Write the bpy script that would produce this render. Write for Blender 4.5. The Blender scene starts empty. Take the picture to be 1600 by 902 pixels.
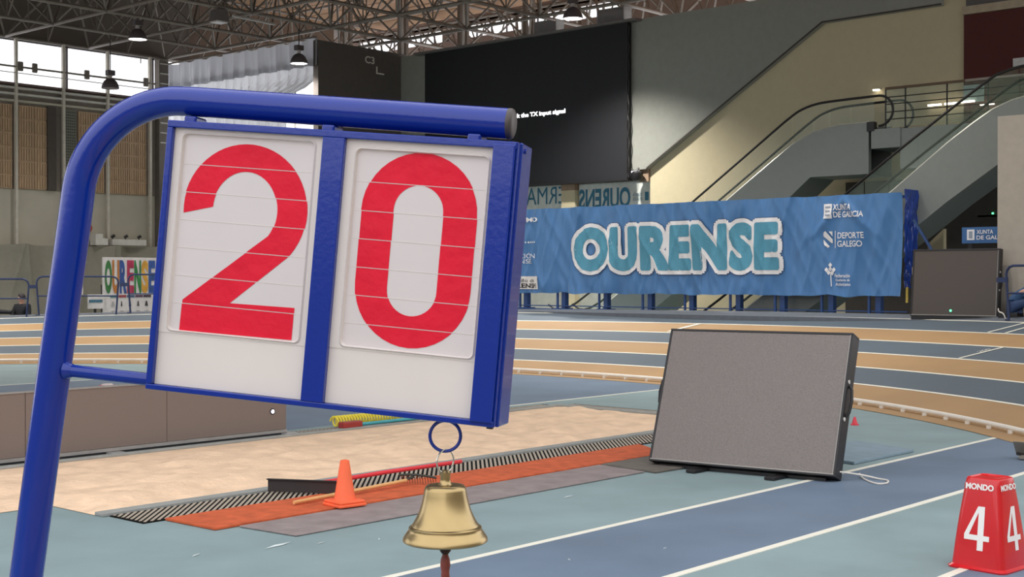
import bpy, bmesh, math, random
from mathutils import Vector, Matrix, noise
random.seed(7)
scene = bpy.context.scene
COL = scene.collection
R = math.radians

# ------------------------------------------------------------------ camera, sky, exposure
cam_data = bpy.data.cameras.new('camera')
cam = bpy.data.objects.new('camera', cam_data); COL.objects.link(cam)
cam_data.sensor_width = 36.0
cam_data.lens = 46.8
cam_data.clip_end = 300
cam.location = (0, 0, 1.8)
cam.rotation_euler = (R(90 - 0.4407), 0, R(41.5 - 90))
scene.camera = cam

world = bpy.data.worlds.new('overcast_sky'); scene.world = world
world.use_nodes = True
bg = world.node_tree.nodes['Background']
bg.inputs[0].default_value = (0.97, 0.97, 1.0, 1)
bg.inputs[1].default_value = 1.7
scene.view_settings.view_transform = 'Standard'
scene.view_settings.look = 'None'
scene.view_settings.gamma = 1.0
scene.view_settings.exposure = 0.12
scene.view_settings.use_curve_mapping = False

# ------------------------------------------------------------------ helpers
def lin(c):
    out = []
    for v in c:
        v = v / 255.0
        out.append(v / 12.92 if v <= 0.04045 else ((v + 0.055) / 1.055) ** 2.4)
    return tuple(out)

MATS = {}
def mat(name, rgb, rough=0.6, metal=0.0, var=0.08, scale=6.0, bump=0.0, bscale=40.0, spec=0.5,
        emit=0.0, alpha=None, coat=0.0, stretch=None, detail=4.0, sheen=0.0, trans=0.0):
    if name in MATS: return MATS[name]
    m = bpy.data.materials.new(name); m.use_nodes = True
    nt = m.node_tree; b = nt.nodes['Principled BSDF']
    c = lin(rgb)
    tc = nt.nodes.new('ShaderNodeTexCoord')
    src = tc.outputs['Object']
    if stretch:
        mp = nt.nodes.new('ShaderNodeMapping'); mp.inputs['Scale'].default_value = stretch
        nt.links.new(src, mp.inputs[0]); src = mp.outputs[0]
    if var > 0:
        n = nt.nodes.new('ShaderNodeTexNoise'); n.inputs['Scale'].default_value = scale
        n.inputs['Detail'].default_value = detail
        nt.links.new(src, n.inputs['Vector'])
        rp = nt.nodes.new('ShaderNodeValToRGB')
        rp.color_ramp.elements[0].position = 0.3; rp.color_ramp.elements[1].position = 0.7
        rp.color_ramp.elements[0].color = tuple(v * (1 - var) for v in c) + (1,)
        rp.color_ramp.elements[1].color = tuple(min(1, v * (1 + var)) for v in c) + (1,)
        nt.links.new(n.outputs[0], rp.inputs[0]); nt.links.new(rp.outputs[0], b.inputs['Base Color'])
    else:
        b.inputs['Base Color'].default_value = c + (1,)
    if bump > 0:
        n2 = nt.nodes.new('ShaderNodeTexNoise'); n2.inputs['Scale'].default_value = bscale
        n2.inputs['Detail'].default_value = 3
        nt.links.new(src, n2.inputs['Vector'])
        bp = nt.nodes.new('ShaderNodeBump'); bp.inputs['Strength'].default_value = bump
        bp.inputs['Distance'].default_value = 0.02
        nt.links.new(n2.outputs[0], bp.inputs['Height']); nt.links.new(bp.outputs[0], b.inputs['Normal'])
    b.inputs['Roughness'].default_value = rough
    b.inputs['Metallic'].default_value = metal
    b.inputs['Specular IOR Level'].default_value = spec
    b.inputs['Coat Weight'].default_value = coat
    if sheen: b.inputs['Sheen Weight'].default_value = sheen
    if trans: b.inputs['Transmission Weight'].default_value = trans
    if emit > 0:
        b.inputs['Emission Color'].default_value = c + (1,); b.inputs['Emission Strength'].default_value = emit
    if alpha is not None:
        b.inputs['Alpha'].default_value = alpha
    MATS[name] = m
    return m

class MB:
    """collects geometry, builds ONE mesh object"""
    def __init__(s): s.v = []; s.f = []
    def add(s, verts, faces):
        o = len(s.v); s.v += [Vector(p) for p in verts]; s.f += [tuple(i + o for i in f) for f in faces]; return s
    def box(s, x0, x1, y0, y1, z0, z1):
        vs = [(x, y, z) for x in (x0, x1) for y in (y0, y1) for z in (z0, z1)]
        return s.add(vs, [(0,1,3,2),(4,6,7,5),(0,4,5,1),(2,3,7,6),(0,2,6,4),(1,5,7,3)])
    def obox(s, c, ax, ay, az):
        c, ax, ay, az = Vector(c), Vector(ax), Vector(ay), Vector(az)
        vs = [c + ax*i + ay*j + az*k for i in (-1,1) for j in (-1,1) for k in (-1,1)]
        return s.add(vs, [(0,1,3,2),(4,6,7,5),(0,4,5,1),(2,3,7,6),(0,2,6,4),(1,5,7,3)])
    def bar(s, p0, p1, w, h, up=(0,0,1)):
        p0, p1 = Vector(p0), Vector(p1); d = (p1-p0); L = d.length; d.normalize()
        up = Vector(up)
        if abs(d.dot(up)) > 0.98: up = Vector((1,0,0))
        sx = d.cross(up).normalized(); sy = sx.cross(d).normalized()
        return s.obox((p0+p1)/2, d*L/2, sx*w/2, sy*h/2)
    def tube(s, path, r, n=8, closed=False, caps=True):
        path = [Vector(p) for p in path]; m = len(path); rings = []
        up = None
        for i, p in enumerate(path):
            if closed: d = path[(i+1) % m] - path[i-1]
            elif i == 0: d = path[1]-p
            elif i == m-1: d = p-path[-2]
            else: d = path[i+1]-path[i-1]
            d.normalize()
            if up is None:
                up = Vector((0,0,1)) if abs(d.z) < 0.9 else Vector((1,0,0))
            a = d.cross(up)
            if a.length < 1e-6: a = d.orthogonal()
            a.normalize(); b = a.cross(d).normalized(); up = b
            rr = r[i] if isinstance(r, (list, tuple)) else r
            rings.append([p + a*rr*math.cos(2*math.pi*k/n) + b*rr*math.sin(2*math.pi*k/n) for k in range(n)])
        vs = [q for ring in rings for q in ring]; fs = []
        for i in range(m if closed else m-1):
            j = (i+1) % m
            for k in range(n):
                fs.append((i*n+k, i*n+(k+1) % n, j*n+(k+1) % n, j*n+k))
        if caps and not closed:
            fs.append(tuple(range(n-1, -1, -1))); fs.append(tuple((m-1)*n+k for k in range(n)))
        return s.add(vs, fs)
    def lathe(s, prof, n=32, c=(0,0,0), axis=None):
        c = Vector(c); vs = []; fs = []
        for (r_, z_) in prof:
            for k in range(n):
                a = 2*math.pi*k/n; vs.append(c + Vector((r_*math.cos(a), r_*math.sin(a), z_)))
        for i in range(len(prof)-1):
            for k in range(n):
                fs.append((i*n+k, i*n+(k+1) % n, (i+1)*n+(k+1) % n, (i+1)*n+k))
        return s.add(vs, fs)
    def prism(s, poly, fa, fb):
        n = len(poly); vs = [fa(*p) for p in poly] + [fb(*p) for p in poly]
        fs = [tuple(range(n)), tuple(range(2*n-1, n-1, -1))]
        fs += [(i, n+i, n+(i+1) % n, (i+1) % n) for i in range(n)]
        return s.add(vs, fs)
    def grid(s, nu, nv, fn):
        vs = [fn(i/nu, j/nv) for i in range(nu+1) for j in range(nv+1)]
        fs = [(i*(nv+1)+j, (i+1)*(nv+1)+j, (i+1)*(nv+1)+j+1, i*(nv+1)+j+1) for i in range(nu) for j in range(nv)]
        return s.add(vs, fs)
    def build(s, name, material, parent=None, smooth=False, bevel=0.0, seg=2, org=None, solid=0.0, fixn=True):
        if org is None and parent is not None and parent.type == 'EMPTY': org = parent.get('_org')
        if org is None and parent is not None: org = parent.get('_org')
        off = Vector(org) if org is not None else Vector((0,0,0))
        me = bpy.data.meshes.new(name)
        me.from_pydata([v - off for v in s.v], [], s.f)
        if fixn:
            bm = bmesh.new(); bm.from_mesh(me); bmesh.ops.recalc_face_normals(bm, faces=bm.faces); bm.to_mesh(me); bm.free()
        me.materials.append(material)
        if smooth:
            me.polygons.foreach_set('use_smooth', [True]*len(me.polygons))
            try: me.set_sharp_from_angle(angle=R(40))
            except Exception: pass
        me.update()
        o = bpy.data.objects.new(name, me); COL.objects.link(o)
        if parent is not None: o.parent = parent
        if org is not None: o['_org'] = tuple(off)
        if bevel > 0:
            b = o.modifiers.new('bevel', 'BEVEL'); b.width = bevel; b.segments = seg; b.limit_method = 'ANGLE'; b.angle_limit = R(40)
        if solid > 0:
            q = o.modifiers.new('solid', 'SOLIDIFY'); q.thickness = solid; q.offset = 0
        return o

def tag(o, label, cat=None, group=None, kind=None):
    o['label'] = label
    if cat: o['category'] = cat
    if group: o['group'] = group
    if kind: o['kind'] = kind
    return o

def thing(name, loc, label, cat, group=None, kind=None):
    """Empty at the thing's base; parts are given in world coordinates and stored relative to it"""
    o = bpy.data.objects.new(name, None); COL.objects.link(o)
    o.location = loc; o.empty_display_size = 0.1; o['_org'] = tuple(loc)
    return tag(o, label, cat, group, kind)

def single(mb, name, material, loc, label, cat=None, group=None, kind=None, **kw):
    o = mb.build(name, material, None, org=loc, **kw)
    o.location = loc
    return tag(o, label, cat, group, kind)

def copy_tree(o, parent=None):
    c = o.copy(); COL.objects.link(c); c.parent = parent
    for ch in list(o.children): copy_tree(ch, c)
    return c

_TXT = {}
def text_geo(body, bold=0.0, space=1.0):
    key = (body, bold, space)
    if key in _TXT: return _TXT[key]
    cu = bpy.data.curves.new('txt', 'FONT'); cu.body = body; cu.offset = bold; cu.resolution_u = 4; cu.space_character = space
    ob = bpy.data.objects.new('txt', cu); COL.objects.link(ob)
    bpy.context.view_layer.update()
    me = bpy.data.meshes.new_from_object(ob.evaluated_get(bpy.context.evaluated_depsgraph_get()))
    vs = [(v.co.x, v.co.y) for v in me.vertices]; fs = [tuple(p.vertices) for p in me.polygons]
    bpy.data.objects.remove(ob); bpy.data.curves.remove(cu); bpy.data.meshes.remove(me)
    x0 = min(v[0] for v in vs); x1 = max(v[0] for v in vs); y0 = min(v[1] for v in vs); y1 = max(v[1] for v in vs)
    vs = [((x-x0)/(x1-x0), (y-y0)/(y1-y0)) for x, y in vs]
    _TXT[key] = (vs, fs)
    return _TXT[key]

def text(name, body, material, parent, fn, bold=0.0, cuts=0, vcuts=0, space=1.0):
    vs, fs = text_geo(body, bold, space)
    if cuts or vcuts:
        bm = bmesh.new(); bv = [bm.verts.new((x, y, 0)) for x, y in vs]
        for f in fs:
            try: bm.faces.new([bv[i] for i in f])
            except ValueError: pass
        for k in range(1, cuts):
            bmesh.ops.bisect_plane(bm, geom=bm.verts[:]+bm.edges[:]+bm.faces[:], plane_co=(k/cuts, 0, 0), plane_no=(1, 0, 0))
        for k in range(1, vcuts):
            bmesh.ops.bisect_plane(bm, geom=bm.verts[:]+bm.edges[:]+bm.faces[:], plane_co=(0, k/vcuts, 0), plane_no=(0, 1, 0))
        bm.verts.index_update()
        vs = [(v.co.x, v.co.y) for v in bm.verts]; fs = [tuple(v.index for v in f.verts) for f in bm.faces]
        bm.free()
    return MB().add([fn(u, v) for u, v in vs], fs).build(name, material, parent, fixn=False)

def arc(cx, cy, rx, ry, a0, a1, n):
    return [(cx + rx*math.cos(R(a0+(a1-a0)*i/n)), cy + ry*math.sin(R(a0+(a1-a0)*i/n))) for i in range(n+1)]

def light(name, kind, loc, energy, color, parent=None, size=0.5, rot=(0,0,0), spot=None, sizey=None):
    d = bpy.data.lights.new(name, kind); d.energy = energy; d.color = color
    if kind == 'AREA':
        d.size = size
        if sizey: d.shape = 'RECTANGLE'; d.size_y = sizey
        else: d.shape = 'DISK'
    elif kind == 'SPOT': d.spot_size = spot; d.spot_blend = 1.0; d.shadow_soft_size = size
    else: d.shadow_soft_size = size
    o = bpy.data.objects.new(name, d); COL.objects.link(o)
    o.location = Vector(loc) - (Vector(parent['_org']) if parent else Vector((0,0,0)))
    o.rotation_euler = rot
    if parent: o.parent = parent
    return o

# ------------------------------------------------------------------ palette
m_teal   = mat('teal_track', (134,154,156), 0.7, var=0.10, scale=1.2, bump=0.15, bscale=160)
m_blue   = mat('blue_track', (104,121,140), 0.7, var=0.10, scale=1.2, bump=0.15, bscale=160)
m_lblue  = mat('lane_blue', (84,96,106), 0.7, var=0.06, scale=0.8, bump=0.1, bscale=120)
m_tan    = mat('lane_tan', (168,134,92), 0.7, var=0.06, scale=0.8, bump=0.1, bscale=120)
m_line   = mat('line_white', (235,231,215), 0.6, var=0.03)
m_sand   = mat('sand', (236,204,172), 0.95, var=0.12, scale=4, bump=0.7, bscale=22)
m_dark   = mat('black_metal', (28,26,28), 0.45, var=0.05)
m_blackp = mat('black_plastic', (22,20,22), 0.5, var=0.05)
m_ceil   = mat('roof_panel', (104,94,86), 0.9, var=0.12, scale=0.6)
m_wood   = mat('roof_wood', (146,112,82), 0.8, var=0.15, scale=1.5, stretch=(1,6,1))
m_steel  = mat('truss_steel', (122,112,103), 0.45, var=0.08, metal=0.2)
m_conc   = mat('concrete', (194,187,170), 0.9, var=0.07, scale=1.0, bump=0.1, bscale=30)
m_pblue  = mat('sign_blue', (10,45,142), 0.2, var=0.03, coat=0.2, spec=0.45, bump=0.03, bscale=90)

# ------------------------------------------------------------------ floor
CX, CY, R0 = 4.463, 15.638, 14.61
SL = [(-90,0.0),(-70,0.08),(-50,0.165),(-43,0.17),(4,0.163),(37,0.152),(50,0.134),(75,0.09),(100,0.05),(115,0.05)]
def slope(phi):
    for (a, sa), (b, sb) in zip(SL, SL[1:]):
        if a <= phi <= b: return sa + (sb-sa)*(phi-a)/(b-a)
    return SL[0][1] if phi < -90 else SL[-1][1]
def bank(phi, r, dz=0.0):
    z = max(0.0, (r-R0))*slope(phi) + 0.006 + dz
    return Vector((CX + r*math.cos(R(phi)), CY + r*math.sin(R(phi)), z))
PH0, PH1 = -90, 112

fl = MB().box(-12, 34, -12, 46, -0.3, 0.0)
floor = fl.build('floor', m_teal, None)
tag(floor, 'teal rubber floor of the athletics hall infield', 'floor', kind='structure')
MB().box(-12, 16.4, 4.615, 5.85, 0.0, 0.0025).build('straight_lane', m_blue, floor)
MB().box(-12, 16.4, 2.1, 3.35, 0.0, 0.0025).build('straight_lane', m_blue, floor)
MB().box(-12, 19.0, 12.45, 21.2, 0.0, 0.0025).build('runway_zone', m_blue, floor)
for y in (4.59, 5.85, 3.35):
    MB().box(-12, 15.0 if y > 4 else 12.8, y-0.03, y+0.03, 0.0, 0.005).build('lane_line', m_line, floor)
MB().box(12, 18.2, 12.42, 12.47, 0.0, 0.005).build('lane_line', m_line, floor)
MB().box(-12, 17.4, 21.17, 21.23, 0.0, 0.005).build('lane_line', m_line, floor)
# banked bend
def ring(name, ra, rb, material, dz=0.0, n=90, p0=PH0, p1=PH1, under=0.03):
    b = MB().grid(n, 1, lambda u, v: bank(p0+(p1-p0)*u, ra+(rb-ra)*v, dz))
    return b.build(name, material, floor, smooth=True)
ring('apron', 14.25, 14.61, m_tan)
for i in range(6):
    ring('lane', R0+i, R0+i+1, m_tan if i % 2 == 0 else m_lblue)
for i in range(1, 7):
    ring('lane_line', R0+i-0.03, R0+i+0.03, m_line, 0.004)
# near straight lanes continue the bend
for i in range(6):
    MB().box(-12, CX, 1.028-i-1, 1.028-i, 0.0, 0.006).build('straight_lane', m_tan if i % 2 == 0 else m_lblue, floor)
    MB().box(-12, CX, 1.028-i-1-0.03, 1.028-i-1+0.03, 0.0, 0.010).build('lane_line', m_line, floor)
# outer rim shoulder of the bank
b = MB()
b.grid(90, 1, lambda u, v: bank(PH0+(PH1-PH0)*u, 20.61+0.5*v, 0.0))
b.grid(90, 1, lambda u, v: Vector((*bank(PH0+(PH1-PH0)*u, 21.11, 0.0).xy, bank(PH0+(PH1-PH0)*u, 21.11).z*(1-v))))
b.build('bank_shoulder', mat('bank_grey', (98,104,112), 0.8), floor, smooth=True)
MB().box(24.5, 26.0, 8.6, 24.0, 0.0, 1.0).build('rim_platform', mat('bank_grey', (98,104,112), 0.8), floor)
# painted marks across lanes
def mark(pa, ra, pb, rb, w=0.06):
    a, c = bank(pa, ra, 0.008), bank(pb, rb, 0.008); d = (c-a); n = Vector((-d.y, d.x, 0)).normalized()*w/2
    MB().add([a-n, a+n, c+n, c-n], [(0,1,2,3)]).build('lane_mark', m_line, floor)
mark(1.4, 18.7, 0.75, 19.6, 0.12); mark(-22.93, 17.65, -23.0, 18.6); mark(-19.05, 19.65, -19.15, 20.6); mark(-20.15, 19.65, -20.05, 20.6)
text('lane_mark', '200', m_line, floor, lambda u, v: bank(-22.75+0.25*v, 18.15+0.25*u, 0.008))
# scuffs on the floor near the mats
m_scuff = mat('chalk_scuff', (205,215,215), 0.9, var=0.2)
for (x, y, a, l) in [(5.65,7.1,0.2,0.28),(5.1,7.25,0.5,0.12),(6.25,6.75,0.9,0.07),(7.0,6.9,0.3,0.06),(5.9,6.95,0.3,0.10),(7.3,5.1,0.2,0.06),(6.6,5.35,1.0,0.06),(8.5,6.9,0.1,0.16)]:
    d = Vector((math.cos(a), math.sin(a), 0))*l/2; n = Vector((-d.y, d.x, 0))*0.22
    c = Vector((x, y, 0.004))
    MB().add([c-d, c-n*0.6+d*0.2, c+d, c+n], [(0,1,2,3)]).build('chalk_scuff', m_scuff, floor)

# ------------------------------------------------------------------ white kerb rail of lane one
kerb = thing('track_kerb', (18.9, 13.6, 0.0), 'low white tubular kerb rail curving along the innermost tan lane', 'kerb rail')
m_kerb = mat('kerb_white', (238,232,222), 0.4, var=0.03)
for a in range(-60, 110, 6):
    MB().tube([bank(a+k, 14.63, 0.055) for k in range(7)], 0.029, 8).build('rail', m_kerb, kerb, smooth=True)
for a in [q*2.0 for q in range(-27, 54)]:
    p = bank(a, 14.60); t = Vector((-math.sin(R(a)), math.cos(R(a)), 0)); n = Vector((math.cos(R(a)), math.sin(R(a)), 0))
    MB().obox(p+Vector((0,0,0.018)), t*0.022, n*0.02, Vector((0,0,0.018))).build('foot', m_kerb, kerb)

# ------------------------------------------------------------------ sand pit
def sand_h(x, y, near):
    ea = min((y-9.05)/0.25, (x-5.45)/0.25); eb = (y-9.68)/0.25
    e = max(ea, eb) if y >= 9.68 else ea
    e = max(0.0, min(1.0, e, (11.85-y)/0.7, (14.35-x)/0.3))
    h = 0.032 + 0.050*noise.noise((x*1.1, y*1.4, 0)) + 0.030*noise.noise((x*2.9, y*3.5, 5)) + 0.016*noise.noise((x*7, y*9, 9))
    return 0.004 + max(0.0, h)*e
sb = MB()
def sand_fn(x0, x1, y0, y1, near):
    def f(u, v):
        x = x0+(x1-x0)*u; y = y0+(y1-y0)*v
        return Vector((x, y, sand_h(x, y, near)))
    return f
sb.grid(190, 56, sand_fn(5.45, 14.35, 9.05, 11.85, 9.05))
sb.grid(90, 43, sand_fn(1.0, 5.45, 9.68, 11.85, 9.68))
sand = single(sb, 'sand', m_sand, (9, 10.4, 0), 'raked pale beige sand filling the long jump pit', 'sand', kind='stuff', smooth=True)
pit = thing('pit_edging', (9.0, 9.0, 0), 'grey rubber edging strips framing the long jump sand pit', 'pit edging')
m_edge = mat('pit_edge_grey', (150,152,148), 0.8)
MB().box(5.45, 14.5, 8.93, 9.05, 0.0, 0.03).build('edge_strip', m_edge, pit, bevel=0.008)
MB().box(1.0, 14.5, 11.85, 11.93, 0.0, 0.03).build('edge_strip', m_edge, pit, bevel=0.008)
MB().box(14.35, 14.47, 9.05, 11.85, 0.0, 0.03).build('edge_strip', m_edge, pit, bevel=0.008)
def grating(name, x0, x1, y0, y1, label, step, skew, stuff=False):
    g = thing(name, ((x0+x1)/2, (y0+y1)/2, 0), label, 'grating')
    md = mat('grate_dark', (24,22,21), 0.9, spec=0.1); ml = mat('grate_bar', (176,164,148), 0.6)
    n = int((x1-x0-abs(skew))/step)
    MB().box(x0, x1, y0, y1, 0.0, 0.008).build('tray', md, g)
    base = None
    if stuff:
        bb = MB()
        for k in range(n): bb.bar((x0+0.02+k*step, y0+0.02, 0.011), (x0+0.02+k*step+skew, y1-0.02, 0.011), step*0.5, 0.003)
        o = bb.build('bars', ml, g); o['kind'] = 'stuff'
        return g
    L = (y1-y0)-0.03
    for k in range(1, int(abs(skew)/step)+1):
        f = 1-k*step/abs(skew)
        MB().bar((x0+0.02, y1-0.015-L*f, 0.011), (x0+0.02+abs(skew)*f, y1-0.015, 0.011), step*0.36, 0.003).build('bar', ml, g)
        MB().bar((x1-0.02-abs(skew)*f, y0+0.015, 0.011), (x1-0.02, y0+0.015+L*f, 0.011), step*0.36, 0.003).build('bar', ml, g)
    for k in range(n):
        if base is None:
            base = MB().bar((-skew/2, -L/2, 0), (skew/2, L/2, 0), step*0.36, 0.003).build('bar', ml, g, org=(0,0,0)); o = base
        else:
            o = base.copy(); COL.objects.link(o); o.parent = g
        o.location = Vector((x0+0.02+abs(skew)/2+k*step, (y0+y1)/2, 0.011)) - Vector(g['_org'])
    return g
grating('drain_grating', 5.5, 13.6, 8.47, 8.92, 'metal drain grating strip between orange mat and near pit edge', 0.06, 0.44)
grating('drain_grating', 9.85, 14.45, 11.94, 12.2, 'narrow metal drain grating along the far edge of the sand pit', 0.06, 0.05, True)
grating('drain_grating', 14.51, 14.8, 9.1, 11.9, 'short dark drain grating across the far end of the sand pit', 0.06, 0.0, True)

# ------------------------------------------------------------------ mats
def mat_slab(name, pts, h, material, label, cat='mat'):
    c = Vector((sum(p[0] for p in pts)/len(pts), sum(p[1] for p in pts)/len(pts), 0))
    return single(MB().prism(pts, lambda x, y: Vector((x, y, 0.003)), lambda x, y: Vector((x, y, h))), name, material, c, label, cat, bevel=0.004)
mat_slab('runway_mat', [(5.69,7.86),(11.2,7.82),(11.6,8.44),(5.68,8.46)], 0.022, mat('mat_orange', (198,92,52), 0.9, var=0.18, scale=9, bump=0.3, bscale=120), 'rust orange rubber mat beside the drain grating of the pit')
mat_slab('runway_mat', [(5.93,7.25),(10.02,7.23),(10.1,7.82),(5.88,7.83)], 0.014, mat('mat_grey', (142,130,128), 0.85, var=0.16, scale=5, bump=0.3, bscale=60), 'long dusty grey rubber mat lying in front of the orange mat')
mat_slab('runway_mat', [(10.05,7.12),(11.1,7.06),(11.15,7.80),(10.12,7.81)], 0.02, mat('mat_dark', (104,98,90), 0.85, var=0.15, scale=5), 'short dark grey mat under the left corner of the tilted screen')
mat_slab('floor_pad', [(11.78,6.02),(13.05,6.0),(13.35,6.8),(12.0,7.1)], 0.03, mat('pad_grey', (128,148,160), 0.7), 'flat blue grey pad on the floor behind the tilted screen', 'pad')

# ------------------------------------------------------------------ lap counter
TL = Vector((1.47460, 2.18527, 2.10403)); SR = Vector((0.47742, -0.87463, -0.08424)); SU = Vector((0.05726, -0.06470, 0.99626)); SN = Vector((0.87681, 0.48046, -0.01919))
def S(x, y, z): return TL + SR*x + SN*y + SU*z
def sbox(x0, x1, y0, y1, z0, z1, b=None):
    b = b or MB()
    return b.obox(S((x0+x1)/2, (y0+y1)/2, (z0+z1)/2), SR*(x1-x0)/2, SN*(y1-y0)/2, SU*(z1-z0)/2)
lap = thing('lap_counter', (1.2495, 2.637, 0), 'blue tubular lap counter showing a red 20 on white flip panels', 'lap counter')
m_white = mat('panel_white', (222,214,208), 0.45, var=0.02)
m_slat = mat('slat_white', (214,206,206), 0.35, var=0.02)
m_red = mat('digit_red', (222,22,52), 0.5, spec=0.25, var=0.05, scale=14, bump=0.15, bscale=30)
D_ = 0.085
path = [S(0.655, 0.06, 0.0385), S(0.5, 0.06, 0.040), S(0.25, 0.06, 0.0425), S(0.02, 0.06, 0.0445)]
path += [S(0.0+0.213*math.cos(R(a)), 0.06, -0.160+0.2045*math.sin(R(a))) for a in range(95, 181, 5)]
path += [S(-0.2185, 0.06, -0.27), S(-0.2231, 0.06, -0.3447), S(-0.256, 0.06, -0.928), S(-0.29, 0.06, -1.53), Vector((1.2495, 2.637, 0.03))]
rad = [0.0288]*4 + [0.0288+0.0035*i/17 for i in range(18)] + [0.0325]*5
MB().tube(path, rad, 32).build('pole', m_pblue, lap, smooth=True)
MB().tube([S(0.6548,0.06,0.0385), S(0.660,0.06,0.0385), S(0.664,0.06,0.0385), S(0.6665,0.06,0.0385)], [0.0289,0.0289,0.027,0.022], 28).build('end_cap', mat('cap_grey', (74,68,65), 0.45), lap, smooth=True)
MB().tube([S(-0.235,0.055,-0.505), S(0.002,0.055,-0.5055)], 0.0125, 18).build('strut', m_pblue, lap, smooth=True)
MB().tube([S(-0.203,0.055,-0.5055), S(-0.188,0.055,-0.505)], [0.019,0.0128], 14).build('weld', m_pblue, lap, smooth=True)
# frame bars
sbox(0, 0.6885, 0, D_, -0.0135, 0).build('frame_bar', m_pblue, lap, bevel=0.002)
sbox(0, 0.0125, 0, D_, -0.5075, -0.0135).build('frame_bar', m_pblue, lap, bevel=0.002)
sbox(0, 0.6885, 0, D_, -0.518, -0.5075).build('frame_bar', m_pblue, lap, bevel=0.002)
sbox(0.3175, 0.3615, -0.001, D_, -0.5075, -0.0135).build('frame_bar', m_pblue, lap, bevel=0.0015)
sbox(0.6460, 0.6868, -0.006, 0.02, -0.510, -0.006).build('cover_flap', m_pblue, lap, bevel=0.002)
sbox(0.6868, 0.6905, 0.004, D_+0.02, -0.518, 0.0).build('side_plate', m_pblue, lap, bevel=0.0015)
sbox(0.6875, 0.6945, 0.022, D_+0.02, -0.519, 0.001).build('side_plate', m_pblue, lap, bevel=0.003)
sbox(0.012, 0.688, D_-0.004, D_, -0.508, -0.013).build('back_plate', m_pblue, lap)
for x in (0.028, 0.312, 0.598, 0.668):
    w = 0.013 if x < 0.65 else 0.006
    sbox(x-w, x+w, 0.035, 0.085, -0.001, 0.014 if x < 0.65 else 0.004).build('weld', m_pblue, lap, bevel=0.004)
MB().tube([S(0.672,0.05,-0.518), S(0.672,0.05,-0.526)], 0.0065, 8).build('bolt', m_dark, lap)
MB().tube([S(0.6945,0.045,-0.012), S(0.6975,0.045,-0.012)], 0.005, 8).build('bolt', m_pblue, lap)
# digit panels
def rrect(x0, x1, z0, z1, r, n=5):
    return arc(x1-r, z1-r, r, r, 0, 90, n) + arc(x0+r, z1-r, r, r, 90, 180, n) + arc(x0+r, z0+r, r, r, 180, 270, n) + arc(x1-r, z0+r, r, r, 270, 360, n)
def loop_strip(outer, inner, yo, yi):
    n = len(outer); b = MB()
    b.add([S(p[0], yo, p[1]) for p in outer] + [S(p[0], yi, p[1]) for p in inner], [(i, (i+1) % n, n+(i+1) % n, n+i) for i in range(n)])
    return b
def bandclip(tris, z0, z1):
    bm = bmesh.new()
    for f in tris:
        try: bm.faces.new([bm.verts.new((p[0], p[1], 0)) for p in f])
        except ValueError: pass
    bmesh.ops.remove_doubles(bm, verts=bm.verts, dist=1e-6)
    bmesh.ops.bisect_plane(bm, geom=bm.verts[:]+bm.edges[:]+bm.faces[:], plane_co=(0, z0, 0), plane_no=(0, 1, 0), clear_inner=True)
    bmesh.ops.bisect_plane(bm, geom=bm.verts[:]+bm.edges[:]+bm.faces[:], plane_co=(0, z1, 0), plane_no=(0, 1, 0), clear_outer=True)
    bm.verts.index_update()
    vs = [(v.co.x, v.co.y) for v in bm.verts]; fs = [tuple(v.index for v in f.verts) for f in bm.faces]
    bm.free(); return vs, fs
c2 = (0.1675, -0.1615)
in2 = arc(c2[0], c2[1], 0.066, 0.0735, 178, -38, 34); out2 = arc(c2[0], c2[1], 0.1265, 0.126, 186, -38, 34)
def tri2():
    q = [[out2[k], out2[k+1], in2[k+1], in2[k]] for k in range(34)]
    q.append([in2[-1], out2[-1], (0.1532,-0.3396), (0.0555,-0.341)])
    q.append([(0.0555,-0.341), (0.1532,-0.3396), (0.1532,-0.399), (0.0543,-0.4)])
    q.append([(0.1532,-0.3396), (0.2850,-0.337), (0.2850,-0.398), (0.1532,-0.399)])
    return q
def stadium(x0, x1, z0, z1, n=20):
    r = (x1-x0)/2; return arc((x0+x1)/2, z1-r, r, r, 0, 180, n) + arc((x0+x1)/2, z0+r, r, r, 180, 360, n)
o0 = stadium(0.4005, 0.6235, -0.391, -0.030); i0 = stadium(0.4635, 0.5590, -0.332, -0.0905)
tri0 = [[o0[i], o0[(i+1) % len(o0)], i0[(i+1) % len(i0)], i0[i]] for i in range(len(o0))]
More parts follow.
